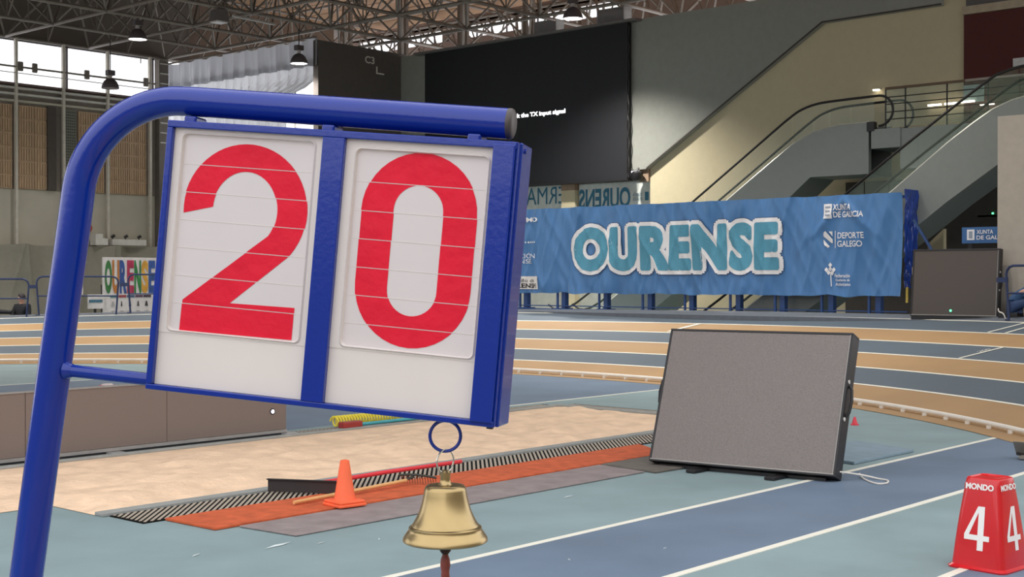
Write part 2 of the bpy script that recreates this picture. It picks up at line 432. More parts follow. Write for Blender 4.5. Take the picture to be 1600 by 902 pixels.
def digit_panel(px0, px1, lx0, lx1, lz0, lz1, cuts, shape):
    panel = sbox(px0, px1, 0.012, 0.020, -0.507, lz0).build('panel', m_white, lap)
    inner = rrect(lx0+0.008, lx1-0.008, lz0+0.006, lz1-0.006, 0.010)
    outer = rrect(lx0, lx1, lz0, lz1, 0.012)
    outer_r = [(min(max(p[0], px0), px1), p[1]) for p in rrect(px0, px1, lz0-0.002, -0.0135, 0.0005)]
    b = loop_strip(outer_r, outer, 0.011, 0.011); b.build('panel_border', m_white, lap)
    loop_strip(outer, rrect(lx0+0.003, lx1-0.003, lz0+0.003, lz1-0.003, 0.011), 0.011, 0.0075).build('rim_bead', m_white, lap, smooth=True)
    loop_strip(rrect(lx0+0.003, lx1-0.003, lz0+0.003, lz1-0.003, 0.011), rrect(lx0+0.006, lx1-0.006, lz0+0.005, lz1-0.005, 0.010), 0.0075, 0.0155).build('rim_bead', m_white, lap, smooth=True)
    zs = [lz1-0.004] + cuts + [lz0+0.003]
    for k in range(len(zs)-1):
        za, zb = zs[k+1], zs[k]
        sl = sbox(lx0+0.004, lx1-0.004, 0.0150, 0.0175, za+0.0005, zb-0.0004).build('slat', m_slat, lap)
        sbox(lx0+0.006, lx1-0.006, 0.0146, 0.0155, za-0.0002, za+0.0009).build('slat_edge', m_white, sl)
        vs, fs = bandclip(shape, za+0.0009, zb-0.0007)
        if fs:
            dx = random.uniform(-0.0011, 0.0011)
            par = list(range(len(vs)))
            def find(a):
                while par[a] != a: a = par[a]
                return a
            for f in fs:
                for q in f[1:]: par[find(q)] = find(f[0])
            for root in sorted({find(f[0]) for f in fs}):
                ff = [f for f in fs if find(f[0]) == root]; ids = sorted({i for f in ff for i in f}); mp = {a: n for n, a in enumerate(ids)}
                MB().add([S(vs[a][0]+dx, 0.01435, vs[a][1]) for a in ids], [tuple(mp[a] for a in f) for f in ff]).build('digit_print', m_red, sl, fixn=False)
digit_panel(0.0125, 0.3175, 0.0275, 0.3035, -0.4045, -0.0195, [-0.081,-0.1346,-0.188,-0.2415,-0.295,-0.3483], tri2())
digit_panel(0.3615, 0.6460, 0.3790, 0.6415, -0.4015, -0.0265, [-0.0905,-0.1445,-0.197,-0.250,-0.3025,-0.355], tri0)
# bell ring and foot
rc = S(0.5888, 0.05, -0.5485)
ringdir = Vector((0.6626, -0.749, 0)).normalized()
MB().tube([rc + ringdir*0.0285*math.cos(R(a)) + Vector((0,0,0.0285))*math.sin(R(a)) for a in range(0, 360, 10)], 0.0032, 10, closed=True).build('ring', m_pblue, lap, smooth=True)
foot = Vector((1.2495, 2.637, 0))
sx, sn = Vector((0.478, -0.878, 0)).normalized(), Vector((0.878, 0.478, 0)).normalized()
MB().obox(foot+Vector((0,0,0.012))+sx*0.2, sx*0.45, sn*0.05, Vector((0,0,0.012))).build('base_bar', m_pblue, lap, bevel=0.004)
MB().obox(foot+Vector((0,0,0.012)), sx*0.05, sn*0.4, Vector((0,0,0.011))).build('base_bar', m_pblue, lap, bevel=0.004)

# ------------------------------------------------------------------ brass bell hanging from the ring
bell_top = rc + Vector((0, 0, -0.0285))
bell = thing('hand_bell', (bell_top.x, bell_top.y, bell_top.z-0.20), 'brass bell hanging from the ring under the blue lap counter', 'bell')
m_brass = mat('brass', (174,152,108), 0.28, metal=0.92, var=0.06, scale=20)
bz = bell_top.z - 0.062
B0 = Vector((bell_top.x, bell_top.y, bz))
prof = [(0.0,0.0),(0.028,0.0),(0.034,-0.001),(0.0375,-0.004),(0.0392,-0.010),(0.0408,-0.020),(0.0435,-0.032),(0.0475,-0.046),(0.0525,-0.058),(0.0585,-0.069),(0.0625,-0.0752),(0.0628,-0.0762),(0.0668,-0.0775),(0.0680,-0.0790),(0.0676,-0.0806),(0.070,-0.086),(0.075,-0.093),(0.0785,-0.099),(0.0790,-0.1035),(0.0765,-0.106),(0.072,-0.1065),(0.066,-0.098),(0.058,-0.082),(0.045,-0.055),(0.036,-0.02),(0.0,-0.012)]
MB().lathe(prof, 56, B0).build('bell_body', m_brass, bell, smooth=True)
MB().lathe([(0.0,0.027),(0.007,0.0265),(0.0098,0.023),(0.0095,0.018),(0.0092,0.010),(0.0105,0.003),(0.014,-0.001)], 20, B0).build('crown', m_brass, bell, smooth=True)
rk = Vector((0.35, -0.94, 0))
rk = (ringdir*0.62 + Vector((0.749,0.6626,0))*0.78)
MB().tube([bell_top + Vector((0,0,-0.0185)) + rk.normalized()*0.0235*math.cos(R(a)) + Vector((0,0,0.0215))*math.sin(R(a)) for a in range(0, 360, 12)], 0.0016, 8, closed=True).build('split_ring', mat('silver', (205,200,190), 0.25, metal=0.9), bell, smooth=True)
MB().lathe([(0.0,-0.018),(0.004,-0.018),(0.004,-0.108),(0.006,-0.113),(0.0105,-0.119),(0.0105,-0.123),(0.006,-0.129),(0.0,-0.129)], 16, B0).build('clapper', mat('clapper_iron', (52,34,30), 0.5, metal=0.3), bell, smooth=True)
MB().lathe([(0.0,-0.127),(0.005,-0.129),(0.0085,-0.139),(0.0095,-0.150),(0.0075,-0.162),(0.0085,-0.175),(0.006,-0.185),(0.0,-0.186)], 16, B0).build('clapper_tail', mat('clapper_wood', (130,62,54), 0.5, var=0.3, scale=60), bell, smooth=True)

# ------------------------------------------------------------------ lane marker box
def marker():
    c = Vector((8.185, 3.262, 0))
    t = thing('lane_marker', c, 'glossy red lane marker box with white number 4 on each side', 'lane marker')
    m_mr = mat('marker_red', (206,26,34), 0.28, var=0.04, coat=0.3); m_mw = mat('marker_white', (240,236,232), 0.5, var=0.02)
    yaw = R(-96.2)
    ax = Vector((math.cos(yaw), math.sin(yaw), 0)); ay = Vector((-ax.y, ax.x, 0))
    ax0, ay0 = ax, ay
    Hh = 0.555
    def half(z):   # concave flare
        k = z/Hh; return 0.178*(1-k)**1.15 + 0.114*(1-(1-k)**1.25) + 0.004*math.sin(k*math.pi)
    def ringpts(h, z, r):
        pts = []
        for (px, py, a0) in ((1,1,0),(-1,1,90),(-1,-1,180),(1,-1,270)):
            for k in range(5):
                a = R(a0+90*k/4); pts.append(c + ax*(px*(h-r)+r*math.cos(a)) + ay*(py*(h-r)+r*math.sin(a)) + Vector((0,0,z)))
        return pts
    levels = [(0.192,0.0,0.05),(0.196,0.012,0.05),(0.184,0.02,0.05)] + [(half(z), z, 0.045) for z in [0.025+(Hh-0.03)*i/14 for i in range(15)]] + [(0.110,Hh+0.006,0.045),(0.100,Hh+0.010,0.04),(0.092,Hh+0.002,0.04),(0.001,Hh+0.002,0.0005)]
    vs = []; fs = []; n = 20
    for (h, z, r) in levels: vs += ringpts(h, z, r)
    for i in range(len(levels)-1):
        fs += [(i*n+k, i*n+(k+1) % n, (i+1)*n+(k+1) % n, (i+1)*n+k) for k in range(n)]
    MB().add(vs, fs).build('shell', m_mr, t, smooth=True)
    four = [(0.52,1.0),(0.78,1.0),(0.78,0.345),(1.0,0.345),(1.0,0.215),(0.78,0.215),(0.78,0.0),(0.52,0.0),(0.52,0.215),(0.0,0.215),(0.0,0.36)]
    hole = [(0.52,0.345),(0.52,0.80),(0.17,0.345)]
    strokes = [[(0.0,0.345),(0.0,0.225),(1.0,0.225),(1.0,0.345)], [(0.53,0.0),(0.77,0.0),(0.77,0.40),(0.77,1.0),(0.53,1.0),(0.53,0.40)], [(0.0,0.345),(0.19,0.345),(0.62,1.0),(0.50,1.0)]]
    for s_, (nn, tt) in enumerate(((-ay, ax), (ax, ay), (ay, -ax), (-ax, -ay))):
        def on(u, v, n_=nn, t_=tt, dz=0.002):
            z = v; return c + n_*(half(z)+dz) + t_*u + Vector((0,0,z))
        b = MB()
        for st in strokes:
            b.add([on(-0.085+0.165*p[0], 0.125+0.268*p[1]) for p in st], [tuple(range(len(st)))])
        b.build('number', m_mw, t)
        text('lettering', 'MONDO', m_mw, t, lambda u, v: on(-0.095+0.185*u, 0.492+0.038*v, dz=0.003), bold=0.045, vcuts=2)
    return t
marker()

# ------------------------------------------------------------------ traffic cone
def cone():
    c = Vector((6.93, 7.88, 0.022)); t = thing('traffic_cone', c, 'orange traffic cone standing on the orange mat edge', 'traffic cone')
    m = mat('cone_orange', (250,108,64), 0.55, var=0.04)
    ax = Vector((math.cos(R(-8)), math.sin(R(-8)), 0)); ay = Vector((-ax.y, ax.x, 0))
    MB().obox(c+Vector((0,0,0.012)), ax*0.125, ay*0.125, Vector((0,0,0.012))).build('base', m, t, bevel=0.008)
    MB().obox(c+Vector((0,0,0.035)), ax*0.118, ay*0.118, Vector((0,0,0.011))).build('base', m, t, bevel=0.008)
    MB().lathe([(0.088,0.045),(0.083,0.055),(0.036,0.345),(0.034,0.352),(0.024,0.355),(0.022,0.33)], 28, c).build('body', m, t, smooth=True)
cone()

# ------------------------------------------------------------------ rakes
def rakes():
    t = thing('garden_rake', (7.3, 8.2, 0.03), 'wooden handled rake with a toothed metal head lying on the orange mat', 'rake')
    MB().tube([(6.66,8.17,0.045),(7.3,8.20,0.055),(7.93,8.225,0.068)], 0.0155, 12).build('handle', mat('rake_wood', (222,172,112), 0.6, var=0.12, scale=10, stretch=(1,8,8)), t, smooth=True)
    mg = mat('rake_metal', (62,66,60), 0.5, metal=0.4)
    MB().tube([(7.9,8.224,0.068),(8.02,8.23,0.09)], 0.012, 8).build('ferrule', mg, t)
    a, bb = Vector((7.98,8.36,0.095)), Vector((8.12,8.05,0.085))
    MB().tube([a, a.lerp(bb,0.25)+Vector((-0.012,0,0.012)), a.lerp(bb,0.5)+Vector((-0.016,0,0.016)), a.lerp(bb,0.75)+Vector((-0.012,0,0.012)), bb], 0.010, 8).build('head_bar', mg, t, smooth=True)
    for k in range(14):
        p = a.lerp(bb, (k+0.5)/14)
        MB().tube([p, p+Vector((0.02,0.01,-0.03)), Vector((p.x+0.025, p.y+0.01, 0.026))], 0.0042, 5).build('tine', mat('tine_metal', (170,120,92), 0.5, metal=0.3), t)
    t = thing('sand_leveller', (7.6, 8.5, 0.03), 'sand leveller with red pole and black blade behind the orange cone', 'leveller')
    MB().tube([(7.16,8.505,0.10),(8.0,8.55,0.10),(9.0,8.60,0.085)], 0.019, 12).build('handle', mat('pole_red', (224,52,62), 0.45), t, smooth=True)
    MB().bar((6.95,8.86,0.075), (7.28,8.26,0.075), 0.02, 0.10).build('blade', mat('blade_black', (50,42,42), 0.6), t, bevel=0.003)
    MB().bar((6.94,8.86,0.128), (7.27,8.26,0.128), 0.035, 0.008).build('blade_rim', m_dark, t)
rakes()

# ------------------------------------------------------------------ led panels
m_led = mat('led_face', (118,109,104), 0.36, var=0.12, scale=60, bump=0.35, bscale=70, spec=0.6, detail=6)
m_led2 = mat('led_face_dim', (78,70,65), 0.6, var=0.04, scale=200)
def led_panel(name, bl, rvec, uvec, W, Hh, depth, label, face, handles=True, dot=None, dotmat=None, feet=True, rim=0.022, seams=None):
    rvec, uvec = Vector(rvec).normalized(), Vector(uvec).normalized(); nb = uvec.cross(rvec).normalized()
    bl = Vector(bl)
    if nb.dot(Vector((0.749,0.6626,0))) < 0: nb = -nb
    base = bl + rvec*W/2; t = thing(name, (base.x, base.y, 0 if bl.z < 0.3 else bl.z-0.05), label, 'screen')
    P = lambda x, y, z: bl + rvec*x + nb*y + uvec*z
    def bx(x0, x1, y0, y1, z0, z1): return MB().obox(P((x0+x1)/2,(y0+y1)/2,(z0+z1)/2), rvec*(x1-x0)/2, nb*(y1-y0)/2, uvec*(z1-z0)/2)
    bx(rim, W-rim, 0.006, 0.03, rim, Hh-rim).build('display_face', face, t)
    bx(0, W, 0, depth, Hh-rim, Hh).build('frame_bar', m_dark, t, bevel=0.004)
    bx(0, W, 0, depth, 0, rim).build('frame_bar', m_dark, t, bevel=0.004)
    bx(0, rim, 0, depth, rim, Hh-rim).build('frame_bar', m_dark, t, bevel=0.004)
    bx(W-rim, W, 0, depth, rim, Hh-rim).build('frame_bar', m_dark, t, bevel=0.004)
    bx(rim, W-rim, depth-0.02, depth-0.005, rim, Hh-rim).build('back_panel', m_dark, t)
    ms = mat('frame_edge', (150,146,140), 0.4, metal=0.5)
    bx(rim*0.6, W-rim*0.6, -0.003, 0.004, rim*0.75, rim*1.15).build('edge_strip', ms, t)
    bx(W-rim*1.15, W-rim*0.85, -0.002, 0.004, rim, Hh-rim).build('edge_strip', ms, t)
    if handles:
        for sx_ in (0, 1):
            x = W if sx_ else 0; d = 1 if sx_ else -1
            pts = [P(x, depth*0.4, Hh*0.42), P(x+d*0.03, depth*0.4, Hh*0.45), P(x+d*0.042, depth*0.4, Hh*0.53), P(x+d*0.03, depth*0.4, Hh*0.61), P(x, depth*0.4, Hh*0.64)]
            MB().tube(pts, 0.013, 8).build('handle', m_blackp, t, smooth=True)
            for z in (0.40, 0.66):
                MB().tube([P(x-d*0.004, depth*0.25, Hh*z), P(x+d*0.008, depth*0.25, Hh*z)], 0.018, 10).build('screw', mat('screw_white', (215,210,205), 0.4), t)
    if feet:
        for k in (0.30, 0.72):
            p = P(W*k, 0, 0)
            MB().box(p.x-0.18, p.x+0.45, p.y-0.05, p.y+0.05, 0.004, max(0.03, bl.z-0.03)).build('foot', m_dark, t, bevel=0.004)
        MB().bar(P(0.1,depth*0.5,-0.015), P(W-0.1,depth*0.5,-0.015), 0.05, 0.03).build('base_rail', m_dark, t)
        for k in (0.2, 0.8):
            q = P(W*k, depth, Hh*0.7); MB().bar(q, (q.x+nb.x*0.35, q.y+nb.y*0.35, 0.01), 0.04, 0.04).build('rear_leg', m_dark, t)
    if dot:
        MB().tube([P(dot[0], 0.007, dot[1]), P(dot[0], 0.003, dot[1])], dot[2], 14).build('indicator_rim', m_dark, t)
        MB().tube([P(dot[0], 0.004, dot[1]), P(dot[0], 0.001, dot[1])], dot[2]*0.62, 14).build('indicator', dotmat, t)
    return t, P
r_ = Vector((math.cos(-1.45), math.sin(-1.45), 0)); nb_ = Vector((-r_.y, r_.x, 0)); tilt = 0.351
u_ = Vector((0,0,1))*math.cos(tilt) + nb_*math.sin(tilt)
led1, P1 = led_panel('tilted_led_screen', (10.381, 7.442, 0.06), r_, u_, 1.85, 1.328, 0.17, 'large grey blank video panel tilted back on the floor, black frame', m_led)
m_wcab = mat('cable_white', (226,220,210), 0.5)
cab = [P1(1.80,0.05,0.06), Vector((10.92,5.52,0.05)), Vector((11.05,5.42,0.012)), Vector((11.0,5.30,0.012)), Vector((10.85,5.24,0.012)), Vector((10.78,5.30,0.012)), Vector((10.95,5.50,0.012)), Vector((11.10,5.62,0.03))]
def smooth_path(pts, n=8):
    out = []
    for i in range(len(pts)-1):
        p0 = pts[max(0,i-1)]; p1 = pts[i]; p2 = pts[i+1]; p3 = pts[min(len(pts)-1,i+2)]
        for k in range(n):
            t = k/n; out.append(0.5*((2*p1)+(p2-p0)*t+(2*p0-5*p1+4*p2-p3)*t*t+(3*p1-p0-3*p2+p3)*t**3))
    out.append(pts[-1]); return out
single(MB().tube(smooth_path(cab), 0.008, 8), 'power_cable', m_wcab, (11,5.4,0), 'white cable looped on the floor at the tilted screen corner', 'cable', smooth=True)

m_green = mat('indicator_green', (90,255,150), 0.3, emit=3.0, var=0)
m_whitedot = mat('indicator_white', (225,228,255), 0.3, emit=3.0, var=0)
led2, P2 = led_panel('led_screen', (24.62, 11.40, 1.06), (0.03,-1,0), (0.10,0,1), 1.70, 1.31, 0.16, 'upright blank video panel with green light beside the blue banner', m_led2, True, (0.80,0.12,0.036), m_green, False, 0.035)
MB().box(24.55, 24.9, 9.75, 11.35, 1.0, 1.06).build('base_plate', m_dark, led2)
# low advertising led wall behind the sand
lw = thing('led_wall', (5.5, 12.1, 0), 'long low taupe video board standing behind the sand pit', 'screen')
x = 9.72; k = 0
m_led3 = mat('led_face_taupe', (124,110,102), 0.55, var=0.04, scale=120)
while x > 0.2:
    MB().box(x-1.595, x, 12.06, 12.16, 0.07, 0.69).build('cabinet', m_led3, lw, bevel=0.003)
    x -= 1.6
MB().box(0.2, 9.72, 12.04, 12.17, 0.035, 0.068).build('bottom_strip', mat('strip_alu', (168,165,162), 0.4, metal=0.4), lw)
MB().box(0.2, 9.72, 12.05, 12.18, 0.005, 0.033).build('base', m_dark, lw)
MB().box(0.2, 9.73, 12.05, 12.17, 0.69, 0.70).build('top_edge', mat('strip_alu', (168,165,162), 0.4, metal=0.4), lw)
for x in (7.45, 9.70):
    MB().box(x-0.06, x+0.10, 11.94, 12.3, 0.004, 0.03).build('foot', mat('strip_alu', (168,165,162), 0.4, metal=0.4), lw, bevel=0.004)
MB().tube([(9.52,12.062,0.285),(9.52,12.053,0.285)], 0.035, 14).build('indicator_rim', m_dark, lw)
MB().tube([(9.52,12.056,0.285),(9.52,12.050,0.285)], 0.022, 14).build('indicator', m_whitedot, lw)

# ------------------------------------------------------------------ yellow coil, small floor items
yc = thing('coiled_hose', (11.5, 12.1, 0), 'yellow coiled hose with teal rod and red end on far pit edge', 'hose')
MB().tube([Vector((10.45+2.6*k/640, 12.08-0.14*k/640+0.06*math.cos(k*0.6), 0.095+0.058*math.sin(k*0.6))) for k in range(641)], 0.012, 5).build('coil', mat('coil_yellow', (236,218,70), 0.45), yc, smooth=True)
MB().tube([(10.6,11.93,0.05),(13.0,11.84,0.06)], 0.02, 8).build('rod', mat('rod_teal', (60,160,170), 0.4), yc, smooth=True)
MB().box(10.42,10.72,11.86,11.97,0.02,0.10).build('end_block', mat('coil_red', (150,42,38), 0.5), yc, bevel=0.015)
single(MB().lathe([(0.05,0.0),(0.05,0.012),(0.036,0.016),(0.012,0.10),(0.0,0.102)], 18, (15.0,7.66,0.0)), 'marker_cone', mat('small_cone_red', (225,60,76), 0.5), (15.0,7.66,0), 'tiny red marker cone on the floor behind the tilted screen', 'marker cone', smooth=True)
pd = thing('foam_disc', (12.05,19.6,0), 'small red and white flat marker lying on the far blue floor', 'marker')
MB().lathe([(0.0,0.0),(0.13,0.0),(0.13,0.03),(0.0,0.03)], 20, (12.05,19.6,0.003)).build('disc', mat('disc_red', (205,72,84), 0.6), pd)
MB().lathe([(0.0,0.0),(0.10,0.0),(0.08,0.02),(0.0,0.02)], 20, (12.05,19.6,0.034)).build('top', mat('disc_white', (230,215,212), 0.6), pd)
stb = thing('starting_block', (13.55, 4.9, 0), 'grey metal starting block at the edge of the straight lanes', 'starting block')
mg = mat('block_grey', (150,142,130), 0.5, metal=0.4)
MB().bar((13.16,4.93,0.03),(14.1,4.72,0.03),0.06,0.03).build('rail', mg, stb)
for k, s in ((0.12,1),(0.5,-1)):
    p = Vector((13.16+0.94*k, 4.93-0.21*k, 0)); q = Vector((0.21,0.94,0))*s*0.09
    MB().obox(p+q+Vector((0,0,0.10)), (0.012,0,0.0), (0.0,0.055,0), (-0.05,0,0.075)).build('pedal', mg, stb, bevel=0.004)
    MB().bar(p+q*0.3+Vector((0,0,0.04)), p+q+Vector((-0.08,0,0.06)), 0.05, 0.03).build('bracket', m_dark, stb)

# ================================================================== hall shell
# left wall: concrete below, slatted wood panels, window band above (open to the sky behind the panes)
wl = MB().box(2, 27.5, 41.0, 41.3, 0, 8.12).build('wall_left', m_conc, None)
tag(wl, 'beige concrete side wall under the bright window band', 'wall', kind='structure')
m_darkwall = mat('wall_dark_panel', (138,128,118), 0.9, var=0.08)
MB().box(2, 27.5, 40.97, 41.0, 4.72, 8.12).build('upper_cladding', m_darkwall, wl)
m_slatwood = mat('slat_wood', (192,162,130), 0.7, var=0.14, scale=3, stretch=(3,1,0.5))
m_rowtrim = mat('slat_trim', (176,152,124), 0.7)
cols_x = [21.76-1.68*k for k in range(6, 0, -1)] + [21.76, 23.447, 25.109, 26.789]
panel_mesh = {}
def wood_panel(x0, x1, z0, z1):
    w, h = round(x1-x0, 3), round(z1-z0, 3)
    if (w, h) not in panel_mesh:
        b = MB(); n = max(2, int(w/0.085))
        b.box(0, w, 0.03, 0.05, 0, h)
        for k in range(n): b.box((k+0.2)*w/n, (k+0.8)*w/n, 0.0, 0.03, 0.03, h-0.03)
        b.box(0, w, -0.004, 0.03, h-0.035, h)
        o = b.build('panel', m_slatwood, wl, org=(0,0,0)); panel_mesh[(w, h)] = o.data
    else:
        o = bpy.data.objects.new('panel', panel_mesh[(w, h)]); COL.objects.link(o); o.parent = wl
    o.location = (x0, 40.90, z0)
for i, cx_ in enumerate(cols_x):
    nx = cols_x[i+1] if i+1 < len(cols_x) else None
    MB().box(cx_-0.045, cx_+0.045, 40.72, 40.84, 0, 9.62).build('column', mat('column_white', (206,198,184), 0.6), wl, bevel=0.01)
    if nx is None or cx_ < 14: continue
    for r in range(6):
        z0 = 4.73 + r*0.456
        if abs(cx_-23.447) < 0.01:
            wood_panel(cx_+0.62, nx-0.05, z0, z0+0.45)
        elif abs(cx_-21.76) < 0.01:
            wood_panel(cx_+0.06, cx_+0.70, z0, z0+0.45); wood_panel(cx_+0.71, cx_+1.35, z0, z0+0.45)
        else:
            wood_panel(cx_+0.06, nx-0.06, z0, z0+0.45)
# perforated grey panel between the columns
pf = MB().box(23.55, 23.98, 40.88, 40.95, 4.73, 7.46).build('perforated_panel', mat('perf_grey', (122,122,110), 0.7), wl)
hb = MB()
for i in range(5):
    for j in range(28): hb.box(23.60+i*0.075, 23.635+i*0.075, 40.872, 40.882, 4.8+j*0.095, 4.84+j*0.095)
o = hb.build('holes', mat('perf_hole', (70,70,62), 0.9), pf); o['kind'] = 'stuff'
for z, m_ in ((7.58, m_conc), (7.80, mat('ledge_white', (214,210,200), 0.6)), (8.0, mat('ledge_white', (214,210,200), 0.6)), (8.13, mat('ledge_brown', (112,92,86), 0.7))):
    MB().box(2, 27.2, 40.78, 40.97, z-0.035, z+0.035).build('ledge', m_, wl)
MB().box(22.9, 23.2, 40.8, 40.95, 4.72, 7.5).build('door_post', mat('post_dark', (84,76,70), 0.8), wl)
MB().box(27.12, 27.5, 40.7, 41.0, 0, 9.6).build('end_pier', mat('pier_grey', (120,112,104), 0.8), wl)
for k in range(9): MB().box(27.15, 27.47, 40.66, 40.70, 6.6+k*0.35, 6.64+k*0.35).build('rung', mat('ledge_white', (214,210,200), 0.6), wl)
hd = MB().box(2, 28.6, 41.0, 41.3, 9.64, 12.0).build('wall_left_header', m_ceil, None); tag(hd, 'dark panelled wall strip above the bright window band', 'wall', kind='structure')
tag(MB().box(28.6, 32.4, 41.0, 41.3, 9.45, 12.0).box(32.4, 35.5, 41.0, 41.3, 10.75, 12.0).build('wall_rear_upper', mat('rear_panel', (118,100,86), 0.9, var=0.1), None), 'wood toned wall strip seen through the trusses above the curtain', 'wall', kind='structure')
# window band
wf = thing('window_1', (15, 41.1, 8.15), 'bright clerestory window band along the concrete side wall', 'window', kind='structure')
m_frame = mat('window_frame', (96,88,90), 0.6); m_glass = mat('window_glass', (235,240,245), 0.05, alpha=0.10, var=0)
for z in (8.17, 9.61): MB().box(4, 27.15, 41.05, 41.15, z-0.03, z+0.03).build('frame', m_frame, wf)
for k in range(8):
    x = 27.1-k*3.36
    MB().box(x-0.03, x+0.03, 41.05, 41.15, 8.17, 9.61).build('mullion', m_frame, wf)
    MB().box(x-3.33, x-0.03, 41.09, 41.10, 8.2, 9.58).build('pane', m_glass, wf)
# catwalk rail in front of windows
cr = thing('catwalk_rail', (15, 40.75, 7.95), 'thin dark pipe rail running across the bright window band', 'railing')
MB().tube([(3,40.75,8.68),(27,40.75,8.68)], 0.035, 6).build('pipe', m_steel, cr)
MB().tube([(3,40.75,8.48),(27,40.75,8.48)], 0.015, 6).build('pipe', m_steel, cr)
for x in (20.6, 21.9, 22.4, 24.3, 26.6): MB().box(x-0.09, x+0.09, 40.7, 40.8, 8.55, 8.86).build('floodlight', m_steel, cr, bevel=0.03)

# silver curtain over the corner windows
def trans_mat(name, rgb, tr):
    m = bpy.data.materials.new(name); m.use_nodes = True; nt = m.node_tree
    b = nt.nodes['Principled BSDF']; b.inputs['Base Color'].default_value = lin(rgb)+(1,); b.inputs['Roughness'].default_value = 0.35; b.inputs['Metallic'].default_value = 0.5
    n = nt.nodes.new('ShaderNodeTexNoise'); n.inputs['Scale'].default_value = 3.0
    t = nt.nodes.new('ShaderNodeBsdfTranslucent'); t.inputs[0].default_value = lin(rgb)+(1,)
    mx = nt.nodes.new('ShaderNodeMixShader')
    mr = nt.nodes.new('ShaderNodeMapRange'); mr.inputs['To Min'].default_value = tr*0.85; mr.inputs['To Max'].default_value = tr*1.15
    nt.links.new(n.outputs[0], mr.inputs[0]); nt.links.new(mr.outputs[0], mx.inputs[0])
    nt.links.new(b.outputs[0], mx.inputs[1]); nt.links.new(t.outputs[0], mx.inputs[2]); nt.links.new(mx.outputs[0], nt.nodes['Material Output'].inputs[0])
    return m
cu = thing('window_curtain', (27.5, 36.8, 5.0), 'silver pleated curtain hanging below the roof trusses, partly drawn aside', 'curtain')
def fold(y, f, a): return a*(math.sin(y*f+1.3*math.sin(y*1.7)) + 0.5*math.sin(y*f*2.3+1))
MB().grid(160, 8, lambda u, v: Vector((27.54+fold(41-8.44*u, 8.5, 0.085)*(0.45+0.55*(1-v)), 41-8.44*u, 8.56+(9.42-8.56)*v+0.03*math.sin(u*60)*v))).build('valance', trans_mat('curtain_silver', (188,190,196), 0.5), cu, smooth=True)
def lower(u, v):
    z = 5.0+(8.72-5.0)*v
    yend = 32.62 + 1.75*max(0.0, 1-(z-7.7)/0.86)**2.2 if z > 7.7 else 34.37
    y = 41-(41-yend)*u
    return Vector((27.70+fold(y, 13, 0.05), y, z))
MB().grid(200, 24, lower).build('drop', trans_mat('curtain_sheer', (222,224,228), 0.85), cu, smooth=True)
MB().tube([(27.5,41,9.45),(27.5,32.6,9.45)], 0.03, 6).build('rod', m_steel, cu)

m_hall = mat('hall_wall', (150,140,124), 0.9)
tag(MB().box(-12.3, -12, -12, 41, 0, 3.5).build('wall_back', m_hall, None), 'beige hall wall behind the viewer', 'wall', kind='structure')
tag(MB().box(-12, 34, -12.3, -12, 0, 7.0).build('wall_near', m_hall, None), 'beige hall side wall behind the viewer', 'wall', kind='structure')

tag(MB().box(27.62, 27.95, 32.6, 41.0, 0, 5.3).build('wall_corner_lower', m_conc, None), 'concrete wall below the curtained corner window', 'wall', kind='structure')
w3 = thing('window_3', (28.0, 36.8, 4.0), 'bright corner window behind the silver curtain', 'window', kind='structure')
for k in range(5):
    ya = 41.0-k*1.68; MB().add([(28.0,ya-1.66,5.3),(28.0,ya,5.3),(28.0,ya,9.0),(28.0,ya-1.66,9.0)], [(0,1,2,3)]).build('pane', m_glass, w3)
    MB().box(28.0, 28.06, ya-1.675, ya-1.655, 5.3, 9.0).build('mullion', m_kerb, w3)

# corner wall with C3
m_c3 = mat('c3_grey', (84,78,74), 0.9, var=0.05)
wc = MB().box(27.54, 31.4, 32.56, 32.8, 0, 9.36).build('wall_corner', m_c3, None); tag(wc, 'dark grey corner wall marked C3 between curtain and giant screen', 'wall', kind='structure')
m_c3t = mat('c3_letter', (206,198,190), 0.7)
text('lettering', 'C3', m_c3t, wc, lambda u, v: Vector((29.52+0.42*u, 32.545, 8.86+0.24*v)), bold=0.02)
MB().box(30.02,30.06,32.53,32.56,8.60,8.80).build('bracket', m_c3t, wc); MB().box(30.02,30.36,32.53,32.56,8.56,8.60).build('bracket', m_c3t, wc)

# end wall (screen and escalators)
m_cream = mat('cream_paint', (190,178,146), 0.85, var=0.03); m_gwall = mat('end_wall_grey', (140,141,132), 0.85, var=0.04)
we = MB().box(31.26, 31.6, 5.0, 22.36, 0, 9.25).build('wall_end', m_cream, None); tag(we, 'cream painted end wall behind the escalators', 'wall', kind='structure')
wg = MB().prism([(32.5,4.72),(22.38,4.93),(16.81,8.40),(13.62,8.43),(13.62,9.25),(32.5,9.25)], lambda y, z: Vector((31.10,y,z)), lambda y, z: Vector((31.26,y,z))).build('wall_end_upper', m_gwall, None)
tag(wg, 'grey upper end wall with a slanted lower edge above the escalator', 'wall', kind='structure')
MB().prism([(22.40,4.90),(22.38,4.97),(16.83,8.44),(13.62,8.47),(13.62,8.43),(16.81,8.40),(22.38,4.93)], lambda y, z: Vector((31.085,y,z)), lambda y, z: Vector((31.10,y,z))).build('edge_trim', mat('edge_dark', (58,52,46), 0.7), wg)
ww = MB().box(31.42, 31.7, 22.36, 32.6, 0, 4.75).build('wall_end_glazing', mat('glazing_back', (168,168,158), 0.6), None); tag(ww, 'pale glazed strip of end wall below the giant screen', 'wall', kind='structure')
MB().box(31.2, 31.42, 25.09, 25.61, 0, 4.7).build('pilaster', m_cream, ww)
MB().box(31.19, 31.42, 25.085, 25.615, 4.45, 4.72).build('pilaster_cap', mat('brown_cap', (146,122,100), 0.8), ww)
